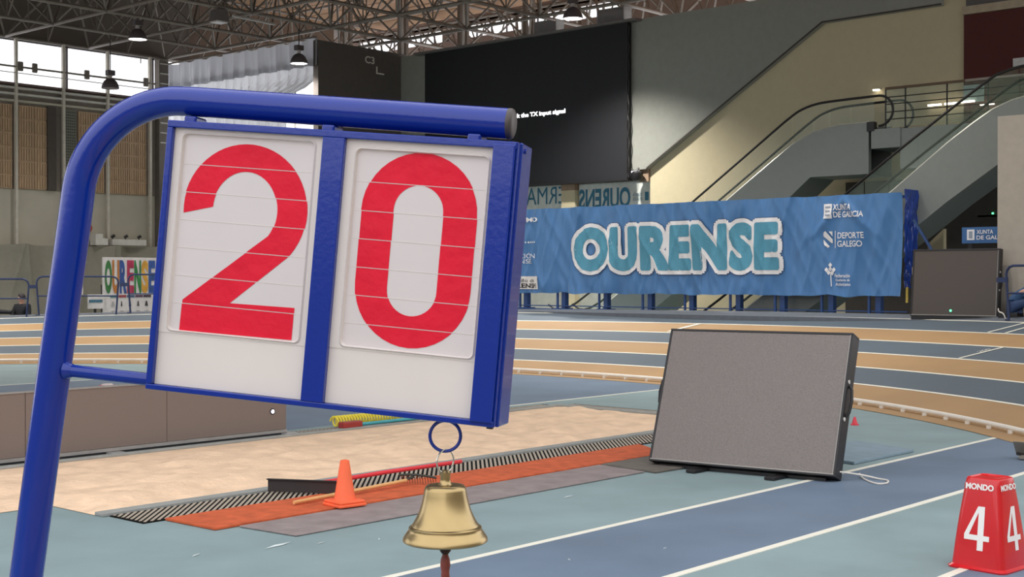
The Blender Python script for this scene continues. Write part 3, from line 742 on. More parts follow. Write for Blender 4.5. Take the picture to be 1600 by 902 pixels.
MB().box(31.19, 31.42, 22.37, 22.70, 4.58, 4.95).build('pilaster_cap', mat('brown_cap', (146,122,100), 0.8), ww)
m_dred = mat('dark_red', (78,29,23), 0.8, var=0.05)
MB().box(31.2, 31.26, 5.0, 13.10, 5.25, 8.12).build('red_panel', m_dred, we)
MB().box(31.14, 31.26, 5.0, 13.12, 8.13, 8.32).build('beam', mat('beam_tan', (170,156,132), 0.8), we)
MB().box(31.2, 31.26, 5.0, 13.05, 8.32, 9.25).build('dark_glazing', mat('dark_glazing', (84,80,78), 0.5), we)
MB().box(31.16, 31.2, 11.62, 11.90, 6.76, 6.95).build('wall_box', mat('wallbox', (200,200,195), 0.6), we)
MB().box(31.18, 31.2, 12.6, 13.1, 6.02, 6.43).build('teal_panel', mat('teal_panel', (150,172,168), 0.6), we)
# far upper wall with clerestory, rear upper wall
m_far = mat('far_wall', (132,112,102), 0.9, var=0.06)
wu = MB().box(40.0, 40.3, 2, 47, 9.4, 11.72)
wu.box(40.0, 40.3, 2, 47, 12.34, 13.2)
for y0, y1 in ((2, 30.0), (38.55, 38.85), (39.1, 39.3), (44.7, 45.0), (45.45, 47)): wu.box(40.0, 40.3, y0, y1, 11.72, 12.34)
wu = wu.build('wall_far_upper', m_far, None); tag(wu, 'brown far wall with bright clerestory openings behind the trusses', 'wall', kind='structure')
w2 = thing('window_2', (40.1, 38, 11.72), 'bright clerestory windows behind the roof trusses above the giant screen', 'window', kind='structure')
for y in [30.0+0.82*k for k in range(19)]:
    MB().box(40.05, 40.12, y-0.02, y+0.02, 11.72, 12.34).build('mullion', m_frame, w2)
    MB().box(40.08, 40.09, y+0.02, y+0.8, 11.72, 12.34).build('pane', m_glass, w2)
MB().box(40.0, 40.14, 30.0, 45.5, 12.34, 12.40).build('frame', mat('frame_orange', (196,132,84), 0.6), w2)
# ------------------------------------------------------------------ roof and space frame
def prj(p):
    v = Vector(p)-Vector((0,0,1.8)); t = v.x*0.749+v.y*0.6626
    return (800+2080*(v.x*0.6626-v.y*0.749)/t, 435-2080*v.z/t, t)
roof = MB().prism([(16.2,0),(37.6,0),(37.6,47),(35.5,47),(35.5,41.3),(-12,41.3),(-12,31.7)], lambda x, y: Vector((x,y,12.0)), lambda x, y: Vector((x,y,12.2))).build('ceiling', m_ceil, None)
tag(roof, 'dark panelled hall roof carried by a steel space frame', 'ceiling', kind='structure')
MB().bar((16.2,0,10.1),(-12,31.7,10.1),0.1,4.2).build('sky_blocker', m_ceil, roof)  # unseen panel added at the roof edge to keep sky light off the far walls
MB().box(37.5, 40.2, 0, 47, 13.0, 13.2).build('raised_bay', m_wood, roof)
MB().box(37.5, 37.7, 0, 47, 12.2, 13.0).build('raised_bay', m_wood, roof)
for k in range(6):
    MB().box(29.6+k*1.3, 30.84+k*1.3, 10, 41.0, 11.93, 11.99).build('wood_board', m_wood, roof)
for k in range(3):
    MB().box(37.75+k*0.8, 38.5+k*0.8, 10, 46.5, 12.90, 12.97).build('wood_board', m_wood, roof)
ZB, ZT = 9.63, 11.7
NX = [9.4+3*k for k in range(11)]; NY = [10.8+3*k for k in range(11)]
def chord(p0, p1, r): 
    MB().tube([p0, p1], r, 6).build('chord', m_steel, roof, smooth=True)
def span(fn, vals, lo, hi, inside):
    ok = [v for v in vals if lo <= fn(v)[2] and -250 < fn(v)[0] < 1300 and inside(v)]
    return (min(ok), max(ok)) if len(ok) > 1 else None
for y in NY:
    s = span(lambda x: prj((x,y,ZB)), NX, 17, 99, lambda x: x > 27 or y < 41)
    if s: chord((s[0],y,ZB), (s[1],y,ZB), 0.055)
for x in NX:
    s = span(lambda y: prj((x,y,ZB)), NY, 17, 99, lambda y: x > 27 or y < 41)
    if s: chord((x,s[0],ZB), (x,s[1],ZB), 0.055)
TX = [v+1.5 for v in NX[:-1]]; TY = [v+1.5 for v in NY[:-1]]
for y in TY:
    s = span(lambda x: prj((x,y,ZT)), TX, 40, 99, lambda x: x > 28 or y < 41)
    if s: chord((s[0],y,ZT), (s[1],y,ZT), 0.05)
for x in TX:
    s = span(lambda y: prj((x,y,ZT)), TY, 40, 99, lambda y: x > 28 or y < 41)
    if s: chord((x,s[0],ZT), (x,s[1],ZT), 0.05)
dmesh = {}
nd = 0
cands = []
for x in NX:
    for y in NY:
        p = prj((x,y,ZB))
        if p[2] < 35 or not (-120 < p[0] < 1120) or (x < 27 and y > 41): continue
        cands.append((p[2], x, y))
cands.sort(); rest = []
for _, x, y in cands:
    for dx in (-1.5, 1.5):
        for dy in (-1.5, 1.5):
            if not (TX[0] <= x+dx <= TX[-1] and TY[0] <= y+dy <= TY[-1]) or (x+dx < 28 and y+dy > 41): continue
            if prj((x+dx*0.3, y+dy*0.3, ZB+0.5))[1] < -25: continue
            if nd >= 296: rest.append(((x,y,ZB),(x+dx,y+dy,ZT))); continue
            key = (dx, dy)
            if key not in dmesh:
                o = MB().tube([(0,0,0),(dx,dy,ZT-ZB)], 0.038, 6).build('diagonal', m_steel, roof, smooth=True, org=(0,0,0)); dmesh[key] = o.data
            else:
                o = bpy.data.objects.new('diagonal', dmesh[key]); COL.objects.link(o); o.parent = roof
            o.location = (x, y, ZB); nd += 1
web = MB()
for p0, p1 in rest: web.tube([p0, p1], 0.038, 5, caps=False)
for _, x, y in cands:
    for (ox, oy) in ((1.5,0.0),(0.0,1.5)):
        for sgn in (-1, 1):
            a = Vector((x+ox, y+oy, ZB)); b_ = a + (Vector((0,1.5*sgn,ZT-ZB)) if ox else Vector((1.5*sgn,0,ZT-ZB)))
            if prj(a)[1] > -40 and b_.x < 30 and b_.y < 41: web.tube([a, b_], 0.028, 5, caps=False)
        if x < 29: web.tube([(x+ox,y+oy,ZB),(x+ox,y+oy,ZT)], 0.022, 5, caps=False)
web = web.build('web_members', m_steel, roof, smooth=True); web['kind'] = 'stuff'
for y in (37.8, 34.8, 31.8, 28.8):
    for d in (-0.16, 0.16):
        MB().box(33.4-0.06, 33.4+0.06, y+d-0.07, y+d+0.07, 9.5, 12.0).build('post', m_steel, roof)
# lattice girders behind
for zz in (10.4, 11.55): chord((36.5,16,zz), (36.5,44,zz), 0.06)
n = 0
for k in range(28):
    y = 16+k*1.0
    MB().tube([(36.5,y,10.4),(36.5,y+0.5,11.55)], 0.03, 5).build('lattice', m_steel, roof); MB().tube([(36.5,y+0.5,11.55),(36.5,y+1,10.4)], 0.03, 5).build('lattice', m_steel, roof)

# ------------------------------------------------------------------ hanging lamps
def lamp(x, y, zb, label, lit=True, watts=1250):
    t = thing('high_bay_lamp', (x, y, zb), label, 'lamp', 'high bay lamps')
    c = Vector((x, y, zb))
    ms = mat('lamp_shade', (78,70,72), 0.5); mw = mat('lamp_lens', (255,252,250), 0.3, emit=6.0, var=0) if lit else mat('lamp_lens_off', (170,160,165), 0.4)
    MB().lathe([(0.27,0.0),(0.275,0.03),(0.255,0.12),(0.20,0.23),(0.12,0.30),(0.07,0.32),(0.0,0.32)], 24, c).build('shade', ms, t, smooth=True)
    MB().lathe([(0.0,0.012),(0.262,0.012),(0.262,0.02),(0.0,0.02)], 24, c).build('lens', mw, t)
    MB().lathe([(0.0,0.32),(0.06,0.32),(0.06,0.42),(0.0,0.42)], 12, c).build('neck', mat('lamp_neck', (170,164,160), 0.4), t)
    MB().box(x-0.13, x+0.13, y-0.09, y+0.09, zb+0.42, zb+0.58).build('ballast', ms, t, bevel=0.01)
    MB().tube([(x,y,zb+0.57),(x,y,max(9.64, zb+0.64))], 0.015, 6).build('hanger', m_dark, t)
    if lit: light('lamp_light', 'SPOT', (x, y, zb-0.02), watts, (1.0,0.965,0.92), t, 0.25, spot=R(126 if x > 24 else 146))
lamp(22.44, 34.8, 8.94, 'lit high bay lamp hanging over the bright window band')
lamp(27.0, 32.85, 8.56, 'lit high bay lamp hanging before the silver curtain')
lamp(28.27, 22.8, 8.86, 'lit high bay lamp hanging above the giant black screen', True, 6200)
lamp(23.37, 37.8, 7.86, 'unlit high bay lamp silhouetted low against the bright windows', False)
for gx, gy in ((15.4,31.8),(16.9,25.8),(18.4,19.8),(18.4,13.8),(21.4,10.8),(21.4,24.6),(24.4,20.8),(24.4,14.8),(9.4,34.8)):
    lamp(gx, gy, 9.03, 'lit high bay lamp of the ceiling grid above the picture edge', True, 3200 if gx < 16 else 1250)
fx = thing('flood_fixture', (23.3, 31.9, 9.2), 'grey box floodlight with tube fixture under the trusses', 'lamp')
MB().prism([(-0.22,0.0),(0.22,0.0),(0.16,0.34),(-0.16,0.34)], lambda a, z: Vector((23.27+a,31.7,9.22+z)), lambda a, z: Vector((23.27+a,32.1,9.22+z))).build('housing', mat('flood_grey', (96,90,88), 0.5), fx, bevel=0.01)
MB().box(23.08,23.46,31.72,32.08,9.19,9.22).build('lens', mat('flood_lens', (190,186,182), 0.3), fx)
MB().bar((23.24,31.2,9.30),(25.29,31.9,9.44),0.10,0.07).build('tube_fixture', mat('tube_grey', (168,162,158), 0.5), fx, bevel=0.02)

# ------------------------------------------------------------------ giant screen
gs = thing('giant_screen', (31.0, 27.0, 4.67), 'giant black video screen with a line of white warning text', 'screen')
m_scr = mat('screen_black', (30,31,34), 0.55, var=0.03, spec=0.35)
for k in range(6):
    y1 = 31.18-k*1.3717
    MB().box(30.92, 31.09, y1-1.370, y1, 4.67, 9.17).build('screen_column', m_scr, gs)
MB().box(30.86, 31.09, 22.85, 31.25, 4.62, 4.67).build('frame_bar', m_blackp, gs)
MB().box(30.80, 31.09, 22.55, 31.6, 9.17, 9.24).build('frame_bar', mat('bar_grey', (104,100,96), 0.5), gs)
MB().box(30.90, 31.09, 22.91, 22.945, 4.67, 9.17).build('frame_bar', m_blackp, gs)
MB().tube([Vector((30.93+0.01*math.sin(k*2.1), 22.89+0.025*math.sin(k*1.7), 4.7+k*0.15)) for k in range(30)], 0.02, 5).build('cable', m_blackp, gs)
text('warning_text', 'Please check the TX input signal', mat('screen_text', (255,255,255), 0.4, emit=2.2, var=0), gs, lambda u, v: Vector((30.91, 28.20-2.98*u, 6.71+0.17*v)), bold=0.035)
sp = thing('wall_speaker', (31.0, 22.62, 4.6), 'small black loudspeaker hung at the lower corner of the giant screen', 'loudspeaker')
MB().lathe([(0.0,0.0),(0.13,0.01),(0.17,0.06),(0.17,0.22),(0.12,0.27),(0.0,0.28)], 18, (30.98,22.62,4.60)).build('cabinet', m_blackp, sp, smooth=True)
MB().tube([(30.98,22.62,4.86),(31.05,22.62,4.97)], 0.03, 8).build('bracket', m_blackp, sp)
# items above the screen
for (y, z, w, h, lb) in ((26.2,9.30,0.9,0.42,'pale grey equipment box on top of the giant screen frame'), (23.7,9.34,1.0,0.46,'framed grey panel above the right end of the giant screen')):
    eb = thing('equipment_box', (31.2, y, 9.25), lb, 'box')
    MB().box(31.12, 31.5, y-w/2, y+w/2, 9.25, 9.25+h).build('housing', mat('equip_grey', (150,150,148), 0.6), eb, bevel=0.01)
    MB().box(31.10, 31.12, y-w/2+0.05, y+w/2-0.05, 9.29, 9.21+h).build('front_panel', mat('equip_front', (118,116,116), 0.6), eb)

# mirrored banners behind the glazing
def mirrored(y0, y1, z0, z1, words, label):
    t = thing('mirrored_banner', (31.38, (y0+y1)/2, z0), label, 'banner')
    MB().box(31.37, 31.39, y1, y0, z0, z1).build('sheet', mat('banner_pale', (196,198,190), 0.7), t)
    for (w, a, b, c, d, m_, bold) in words:
        text('lettering', w, m_, t, lambda u, v: Vector((31.36, b+(a-b)*u, c+(d-c)*v)), bold=bold)
m_tealt = mat('mirror_teal', (44,104,128), 0.6)
mirrored(25.06, 22.42, 2.6, 4.62, [('OURENS', 25.05, 23.14, 3.86, 4.47, m_tealt, 0.03), ('XUNTA', 23.05, 22.72, 4.18, 4.28, m_tealt, 0.0), ('DE GALICIA', 23.05, 22.72, 4.06, 4.15, m_tealt, 0.0), ('I', 22.62, 22.49, 4.05, 4.30, m_tealt, 0.05)], 'pale banner with mirrored teal OURENSE lettering seen from behind')
mirrored(27.9, 25.64, 2.6, 4.64, [('TERMAL', 27.45, 25.2, 4.08, 4.60, m_tealt, 0.0)], 'pale banner with mirrored teal TERMAL lettering seen from behind')

# ------------------------------------------------------------------ escalators and landing
m_clad = mat('escalator_clad', (122,127,122), 0.5, var=0.03); m_bal = mat('balustrade_glass', (150,172,150), 0.06, alpha=0.15, var=0)
m_hr = mat('handrail_black', (24,22,20), 0.5); m_sil = mat('deck_silver', (196,196,184), 0.35, metal=0.5)
def interp(pts, y):
    for (a, za), (b, zb) in zip(pts, pts[1:]):
        if b <= y <= a: return za+(zb-za)*(a-y)/(a-b)
    return pts[0][1] if y > pts[0][0] else pts[-1][1]
def escalator(Xn, Xf, deck, bottom, rail, endc, label, ys):
    t = thing('escalator', ((Xn+Xf)/2, deck[0][0], 0), label, 'escalator')
    poly = deck + bottom
    MB().prism(poly, lambda y, z: Vector((Xn,y,z)), lambda y, z: Vector((Xn+0.14,y,z))).build('cladding', m_clad, t)
    MB().prism(poly, lambda y, z: Vector((Xf-0.14,y,z)), lambda y, z: Vector((Xf,y,z))).build('cladding', m_clad, t)
    sof = bottom[::-1]
    MB().add([Vector((X,y,z)) for (y, z) in sof for X in (Xn+0.14, Xf-0.14)], [(2*i,2*i+1,2*i+3,2*i+2) for i in range(len(sof)-1)]).build('soffit', m_clad, t)
    for X in (Xn+0.07, Xf-0.07):
        MB().tube([Vector((X,y,z+0.02)) for y, z in deck], 0.03, 6).build('deck_edge', m_sil, t, smooth=True)
        path = [Vector((X,y,z)) for y, z in smooth2(rail)]
        if endc: path += [Vector((X, endc[0]-endc[2]*math.sin(R(a)), endc[1]+endc[2]*math.cos(R(a)))) for a in range(0, 181, 15)]
        MB().tube(path, 0.030, 8).build('handrail', m_hr, t, smooth=True)
        for ya, yb in zip(ys, ys[1:]):
            yy = [ya-0.012+(yb-ya+0.024)*k/6 for k in range(7)]
            b = MB().add([Vector((X,y,interp(deck,y))) for y in yy]+[Vector((X,y,interp(rail,y))) for y in yy], [(i,i+1,i+8,i+7) for i in range(6)])
            b.build('glass_pane', m_bal, t)
    b = MB(); y = ys[0]
    while y > ys[-1]+0.3:
        z = interp(deck, y)-0.14; b.add([Vector((X,y,z-0.24)) for X in (Xn+0.15,Xf-0.15)]+[Vector((X,y,z)) for X in (Xf-0.15,Xn+0.15)]+[Vector((X,y-0.34,z)) for X in (Xn+0.15,Xf-0.15)], [(0,1,2,3),(3,2,5,4)]); y -= 0.34
    b.build('steps', m_dark, t)
    return t
def smooth2(pts, n=6):
    q = smooth_path([Vector((a, b, 0)) for a, b in pts], n); return [(v.x, v.y) for v in q]
def densify(pts): return smooth2(pts, 4)
deck1 = [(24.2,0.40),(23.0,0.40),(22.9,0.416),(18.213,3.683),(17.2,4.39),(16.75,4.70),(16.276,5.02),(15.7,5.285),(15.04,5.40),(14.27,5.404)]
escalator(28.6, 29.8, deck1, [(14.27,4.22),(15.775,4.22),(16.396,3.71),(21.75,0.02),(24.2,0.02)],
          [(24.0,1.05),(23.0,1.12),(19.231,3.721),(16.93,5.312),(16.4,5.67),(16.05,5.86),(15.6,5.97),(15.0,6.0),(14.07,6.02)], (14.05,5.67,0.35),
          'long escalator rising along the cream wall to the glass railed landing', [23.0,21.6,20.2,18.8,17.5,16.3,15.3,14.15])
deck2 = [(18.2,0.30),(17.2,0.30),(12.522,3.638),(11.343,4.551),(10.811,4.914),(10.421,5.151),(10.038,5.295),(9.787,5.348),(8.0,5.36)]
escalator(26.2, 27.5, deck2, [(8.0,4.15),(9.9,4.15),(10.302,4.062),(11.34,3.365),(11.928,2.924),(16.05,0.02),(18.2,0.02)],
          [(18.0,0.95),(17.3,1.0),(13.652,3.605),(12.311,4.562),(10.617,5.704),(10.2,5.90),(9.789,5.98),(9.3,6.03),(8.0,6.04)], None,
          'nearer escalator with grey cladding rising behind the blue banner end', [17.2,15.8,14.5,13.2,12.0,10.9,9.9,8.9,8.05])
ld = thing('landing', (30, 11.5, 4.3), 'upper escalator landing with pale fascia and glass railing', 'landing')
MB().box(28.62, 31.2, 8.0, 13.50, 4.30, 5.22).build('slab', m_clad, ld)
MB().box(28.58, 29.82, 13.48, 14.20, 4.79, 5.24).build('end_box', m_clad, ld, bevel=0.01)
MB().box(28.56, 28.72, 14.12, 14.30, 5.20, 5.42).build('newel', m_blackp, ld)
for ya, yb in ((13.88,12.45),(12.42,11.5),(11.48,10.2)):
    MB().box(28.66, 28.675, yb, ya, 5.26, 6.14).build('glass_pane', m_bal, ld)
for ya, yb, m_ in ((13.88,11.99,mat('rail_brown', (96,74,52), 0.6)),(11.99,9.5,mat('rail_steel', (150,140,128), 0.4))):
    MB().box(28.63, 28.71, yb, ya, 6.14, 6.19).build('top_rail', m_, ld)
for z in (5.45, 5.62, 5.80, 5.96): MB().tube([(28.66,13.86,z),(28.66,9.6,z)], 0.012, 5).build('rod', m_dark, ld)
for y in (13.88, 13.4, 12.42, 11.49): MB().box(28.65, 28.69, y-0.011, y+0.011, 5.2, 6.15).build('post', m_dark, ld)
m_lampw = mat('small_lamp', (255,246,228), 0.3, emit=4.0, var=0)
dl = thing('wall_downlight', (31.2, 15.33, 6.5), 'small round lit lamp on the cream wall above the escalator end', 'lamp')
MB().lathe([(0.0,-0.012),(0.09,-0.012),(0.09,0.012),(0.0,0.012)], 18, (31.14,15.33,6.53)).build('lens', m_lampw, dl)
MB().box(31.12, 31.26, 15.25, 15.41, 6.545, 6.56).build('bracket', m_sil, dl)
for k, (y, z, lb) in enumerate(((13.80,6.02,'first lit strip lamp behind the landing railing, by the cream wall'),(13.38,6.02,'second lit strip lamp behind the landing railing'),(12.98,6.03,'third lit strip lamp behind the landing railing'),(12.50,5.93,'fourth lit strip lamp, lowest, before the dark red panel'))):
    sl = thing('strip_lamp', (31.1, y, z), lb, 'lamp', 'strip lamps at the landing')
    MB().box(31.10, 31.17, y-0.17, y+0.17, z-0.02, z+0.025).build('lens', m_lampw, sl, bevel=0.01)
    MB().box(31.17, 31.26, y-0.1, y+0.1, z-0.015, z+0.02).build('bracket', m_sil, sl)
gl = thing('exit_lamp', (31.2, 12.38, 3.3), 'tiny green emergency lamp in the dark space under the escalator', 'lamp')
MB().box(31.18, 31.26, 12.36, 12.40, 3.32, 3.36).build('lens', m_green, gl); MB().box(31.2, 31.262, 12.25, 12.75, 3.26, 3.30).build('case', m_dark, gl)
wt = single(MB().prism([(12.56,2.3),(12.56,2.55),(12.2,2.88),(12.2,2.3)], lambda y, z: Vector((28.0,y,z*1.0)), lambda y, z: Vector((28.15,y,z))), 'stair_panel', m_cream, (28.05,12.4,2.3), 'small cream triangular panel below the nearer escalator', 'panel')
MB().box(28.0, 28.15, 12.2, 12.56, 0, 2.3).build('panel_base', m_cream, wt, org=(28.05,12.4,2.3))

# under-escalator space: the shade there is painted on the back wall as dark colour
MB().box(31.2, 31.26, 5.0, 16.2, 0, 4.25).build('shade_and_skirting', mat('shade_and_skirting', (70,64,58), 0.8), we)
MB().box(31.2, 31.26, 16.2, 22.3, 0.0, 0.12).build('skirting', mat('shade_and_skirting', (70,64,58), 0.8), we)

# right pillar
wp = MB().box(25.12, 25.42, 6.5, 9.88, 0, 4.88).build('pillar', mat('pillar_grey', (168,160,148), 0.8, var=0.05), None); tag(wp, 'plain pale grey pillar block at the foot of the nearer escalator', 'pillar', kind='structure')

# ------------------------------------------------------------------ OURENSE banner on its blue frame
def wrk(y, z):
    v = (z-1.43)/2.1
    f = 0.095*noise.noise((y*1.7+z*0.35, z*0.4-y*0.1, 3.0))
    f += 0.040*noise.noise((y*4.0+0.7*v, z*0.45, 7.0))
    for (fy, fz, w, seed) in ((2.0, -1.1, 0.16, 11.0), (2.6, 0.9, 0.14, 21.0), (3.1, 0.2, 0.12, 31.0)):
        g = noise.noise((y*fy+z*fz, z*0.35, seed)); f += 0.018*math.exp(-(g/w)**2)
    e = max(0, 0.22-v)/0.22; f += 0.05*e*noise.noise((y*7, z*2, 41.0))
    e = max(0, v-0.75)/0.25; f += 0.03*e*noise.noise((y*6, z*2, 51.0))
    f += 0.05*math.exp(-((abs(y-13.3)+ (z-3.45)*0.9)/0.10)**2)*(1 if z > 2.9 else max(0, (z-2.6)/0.3))
    return f
BX = 25.55
Y0, Y1 = 23.6, 12.0
def bnr(y, z, off=0.0): return Vector((BX - wrk(y, z) - off, y, z))
ban = thing('event_banner', (25.6, 17.8, 1.43), 'long blue fabric banner lettered OURENSE hung on a frame behind the bend', 'banner')
m_ban = mat('banner_blue', (66,117,170), 0.36, var=0.05, scale=1.5, sheen=0.2)
MB().grid(330, 48, lambda u, v: bnr(Y0+(Y1-Y0)*u, 1.43+0.045*noise.noise((u*24,0,1)) + v*(2.115+0.02*noise.noise((u*30,0,2))-0.045*noise.noise((u*24,0,1))))).build('cloth', m_ban, ban, smooth=True)
m_bw = mat('print_white', (226,226,228), 0.5, var=0.02); m_bc = mat('print_cyan', (78,146,172), 0.45, var=0.03); m_navy = mat('print_outline', (60,92,136), 0.5)
def bt(name, body, ya, yb, z0, z1, m_, bold, off, cuts=0, vc=0, space=1.0):
    text(name, body, m_, ban, lambda u, v: bnr(ya+(yb-ya)*u, z0+(z1-z0)*v, off), bold, cuts, vc, space)
def bt_round(name, ya, yb, z0, z1, m_, bold, off, rad, n):
    vs, fs = text_geo('OURENSE', bold, 1.10)
    bm = bmesh.new(); bv = [bm.verts.new((x, y, 0)) for x, y in vs]
    for f in fs:
        try: bm.faces.new([bv[i] for i in f])
        except ValueError: pass
    for ax_, cnt in ((0, 80), (1, 16)):
        for k in range(1, cnt):
            co = [0, 0, 0]; no = [0, 0, 0]; co[ax_] = k/cnt; no[ax_] = 1
            bmesh.ops.bisect_plane(bm, geom=bm.verts[:]+bm.edges[:]+bm.faces[:], plane_co=co, plane_no=no)
    bm.verts.index_update()
    V = [(v.co.x, v.co.y) for v in bm.verts]; Fc = [tuple(v.index for v in f.verts) for f in bm.faces]; bm.free()
    b = MB()
    for k in range(n):
        dy, dz = rad*math.cos(2*math.pi*k/n), rad*math.sin(2*math.pi*k/n)
        b.add([bnr(ya+(yb-ya)*u+dy, z0+(z1-z0)*v+dz, off+0.0003*k) for u, v in V], Fc)
    o = b.build(name, m_, ban, fixn=False)
bt_round('lettering_outline', 20.49, 14.86, 2.01, 3.00, m_navy, 0.03, 0.016, 0.160, 14)
bt_round('lettering_outline', 20.49, 14.86, 2.01, 3.00, m_bw, 0.03, 0.023, 0.138, 14)
bt_round('lettering', 20.49, 14.86, 2.01, 3.00, m_bc, 0.03, 0.030, 0.045, 10)
def bq(name, ya, yb, z0, z1, m_, off=0.02, n=6):
    MB().grid(n, n, lambda u, v: bnr(ya+(yb-ya)*u, z0+(z1-z0)*v, off)).build(name, m_, ban)
bq('crest', 13.74, 13.545, 3.06, 3.37, m_bw)
for k in range(3): bq('crest_mark', 13.70, 13.58, 3.11+k*0.085, 3.15+k*0.085, mat('crest_grey', (140,150,165), 0.6), 0.026, 3)
bt('logo_text', 'XUNTA', 13.516, 13.104, 3.23, 3.36, m_bw, 0.02, 0.022, 6, 3)
bt('logo_text', 'DE GALICIA', 13.516, 12.843, 3.08, 3.205, m_bw, 0.02, 0.022, 10, 3)
def poly_print(name, pts, m_=None, off=0.022):
    MB().add([bnr(y, z, off) for y, z in pts], [tuple(range(len(pts)))]).build(name, m_ or m_bw, ban, fixn=False)
poly_print('logo_mark', [(13.75,2.76),(13.70,2.80),(13.55,2.62),(13.55,2.54),(13.58,2.54),(13.75,2.69)])
poly_print('logo_mark', [(13.63,2.79),(13.55,2.79),(13.55,2.68)])
poly_print('logo_mark', [(13.75,2.62),(13.62,2.47),(13.66,2.44),(13.73,2.50),(13.75,2.56)])
bq('logo_bar', 13.495, 13.478, 2.435, 2.80, m_bw)
bt('logo_text', 'DEPORTE', 13.426, 12.842, 2.635, 2.765, m_bw, 0.015, 0.022, 8, 3)
bt('logo_text', 'GALEGO', 13.426, 12.885, 2.46, 2.59, m_bw, 0.015, 0.022, 8, 3)
for cy_, cz_ in ((13.60,2.08),(13.69,1.98),(13.52,1.98),(13.64,1.92),(13.56,1.91),(13.60,2.00)):
    poly_print('logo_leaf', [(cy_+0.045,cz_),(cy_,cz_+0.055),(cy_-0.045,cz_),(cy_,cz_-0.055)])
poly_print('logo_stem', [(13.605,1.90),(13.585,1.90),(13.565,1.63),(13.585,1.63)])
bt('logo_text', 'Federación', 13.498, 13.145, 1.815, 1.895, m_bw, 0.015, 0.022, 5, 3)
bt('logo_text', 'Galega de', 13.483, 13.145, 1.72, 1.79, m_bw, 0.015, 0.022, 5, 3)
bt('logo_text', 'Atletismo', 13.483, 13.13, 1.64, 1.706, m_bw, 0.015, 0.022, 5, 3)
bt('logo_text', 'TURISMO', 22.75, 21.72, 3.22, 3.34, m_bw, 0.03, 0.022, 6, 3)
bt('logo_text', 'DEPUTACIÓN', 23.1, 21.829, 2.305, 2.455, m_bw, 0.0, 0.022, 8, 3)
bt('logo_text', 'OURENSE', 23.0, 21.935, 2.175, 2.285, m_bw, 0.0, 0.022, 8, 3)
for k in range(6): bq('logo_dot', 22.22-k*0.075, 22.18-k*0.075, 2.69, 2.73, m_bw, 0.022, 1)
poly_print('logo_mark', [(22.5,2.66),(22.40,2.72),(22.30,2.66),(22.24,2.55),(22.30,2.55),(22.34,2.62),(22.42,2.66)])
bq('label_patch', 23.0, 21.66, 1.525, 1.85, mat('patch_white', (216,212,208), 0.6), 0.022, 14)
bt('label_text', 'Concello de', 22.85, 21.80, 1.70, 1.79, mat('patch_text', (50,46,48), 0.6), 0.0, 0.03, 10, 3)
bt('label_text', 'OURENSE', 22.85, 21.70, 1.555, 1.67, mat('patch_text', (50,46,48), 0.6), 0.03, 0.03, 10, 3)
# end sheet
te = thing('blue_tarpaulin', (25.9, 11.98, 1.6), 'wrinkled dark blue plastic sheet closing the end of the OURENSE banner', 'tarpaulin')
def tarp(u, v):
    x = 25.58+0.62*u; z = 1.65+(3.62-1.65)*v-(0.05 if v < .5 else 0)
    return Vector((x, 11.97-0.035*noise.noise((x*7, z*4, 2))-0.02*noise.noise((x*19, z*9, 4)), z))
MB().grid(24, 60, tarp).build('sheet', mat('tarp_blue', (36,66,150), 0.22, var=0.15, scale=5), te, smooth=True)
MB().box(25.60, 25.70, 11.80, 11.815, 1.78, 2.02).build('tag', mat('tag_yellow', (214,186,124), 0.6), te)
# frame
bf = thing('banner_frame', (25.75, 17.8, 1.0), 'blue steel frame with posts carrying the OURENSE banner', 'frame')
m_fb = mat('frame_blue', (38,70,122), 0.45)
for (ya, yb) in ((22.4,22.26),(21.157,21.013),(19.847,19.691),(18.548,18.382),(17.352,17.211),(16.131,15.964),(14.988,14.845),(13.857,13.676),(12.768,12.596)):
    MB().box(25.62, 25.66, ya-0.02, ya+0.03, 1.0, 3.5).build('post', m_fb, bf)
    MB().box(25.68, 25.82, yb-0.06, yb+0.06, 1.0, 3.5).build('post', m_fb, bf)
    MB().box(25.60, 25.95, yb-0.10, ya+0.06, 1.0, 1.06).build('foot', m_fb, bf)
MB().box(25.66, 25.70, 11.95, 23.6, 1.10, 1.125).build('rail', m_fb, bf)
MB().box(25.58, 25.64, 11.95, 23.6, 1.02, 1.045).build('rail', m_fb, bf)
MB().box(25.68, 25.74, 11.95, 23.6, 3.44, 3.50).build('rail', m_fb, bf)
MB().bar((25.85,11.9,3.0),(25.95,11.35,2.05),0.05,0.05).build('brace', m_fb, bf)
MB().bar((25.85,11.9,2.20),(25.9,11.3,2.20),0.05,0.05).build('brace', m_fb, bf)
MB().box(25.82, 25.95, 11.22, 11.36, 1.0, 2.35).build('post', m_fb, bf)
MB().box(25.64, 25.68, 11.93, 11.97, 1.3, 1.62).build('strap', mat('post_yellow', (206,180,84), 0.6), bf)

# XUNTA sign behind the small screen
xs = thing('sign_board', (25.55, 10.3, 1.0), 'blue signboard reading XUNTA DE GALICIA behind the upright screen', 'sign')
MB().box(25.50, 25.55, 9.62, 10.735, 2.485, 2.80).build('board', mat('sign_mid_blue', (50,96,148), 0.5), xs)
for y in (9.85, 10.6): MB().box(25.55, 25.60, y-0.03, y+0.03, 1.0, 2.7).build('post', m_dark, xs)
MB().box(25.49, 25.50, 10.48, 10.63, 2.55, 2.755).build('crest', m_bw, xs); MB().box(25.485, 25.49, 10.52, 10.59, 2.58, 2.72).build('crest_mark', mat('crest_grey', (140,150,165), 0.6), xs)
text('lettering', 'XUNTA', m_bw, xs, lambda u, v: Vector((25.492, 10.44-0.33*u, 2.665+0.08*v)), bold=0.015)
text('lettering', 'DE GALICIA', m_bw, xs, lambda u, v: Vector((25.492, 10.44-0.66*u, 2.555+0.08*v)), bold=0.015)

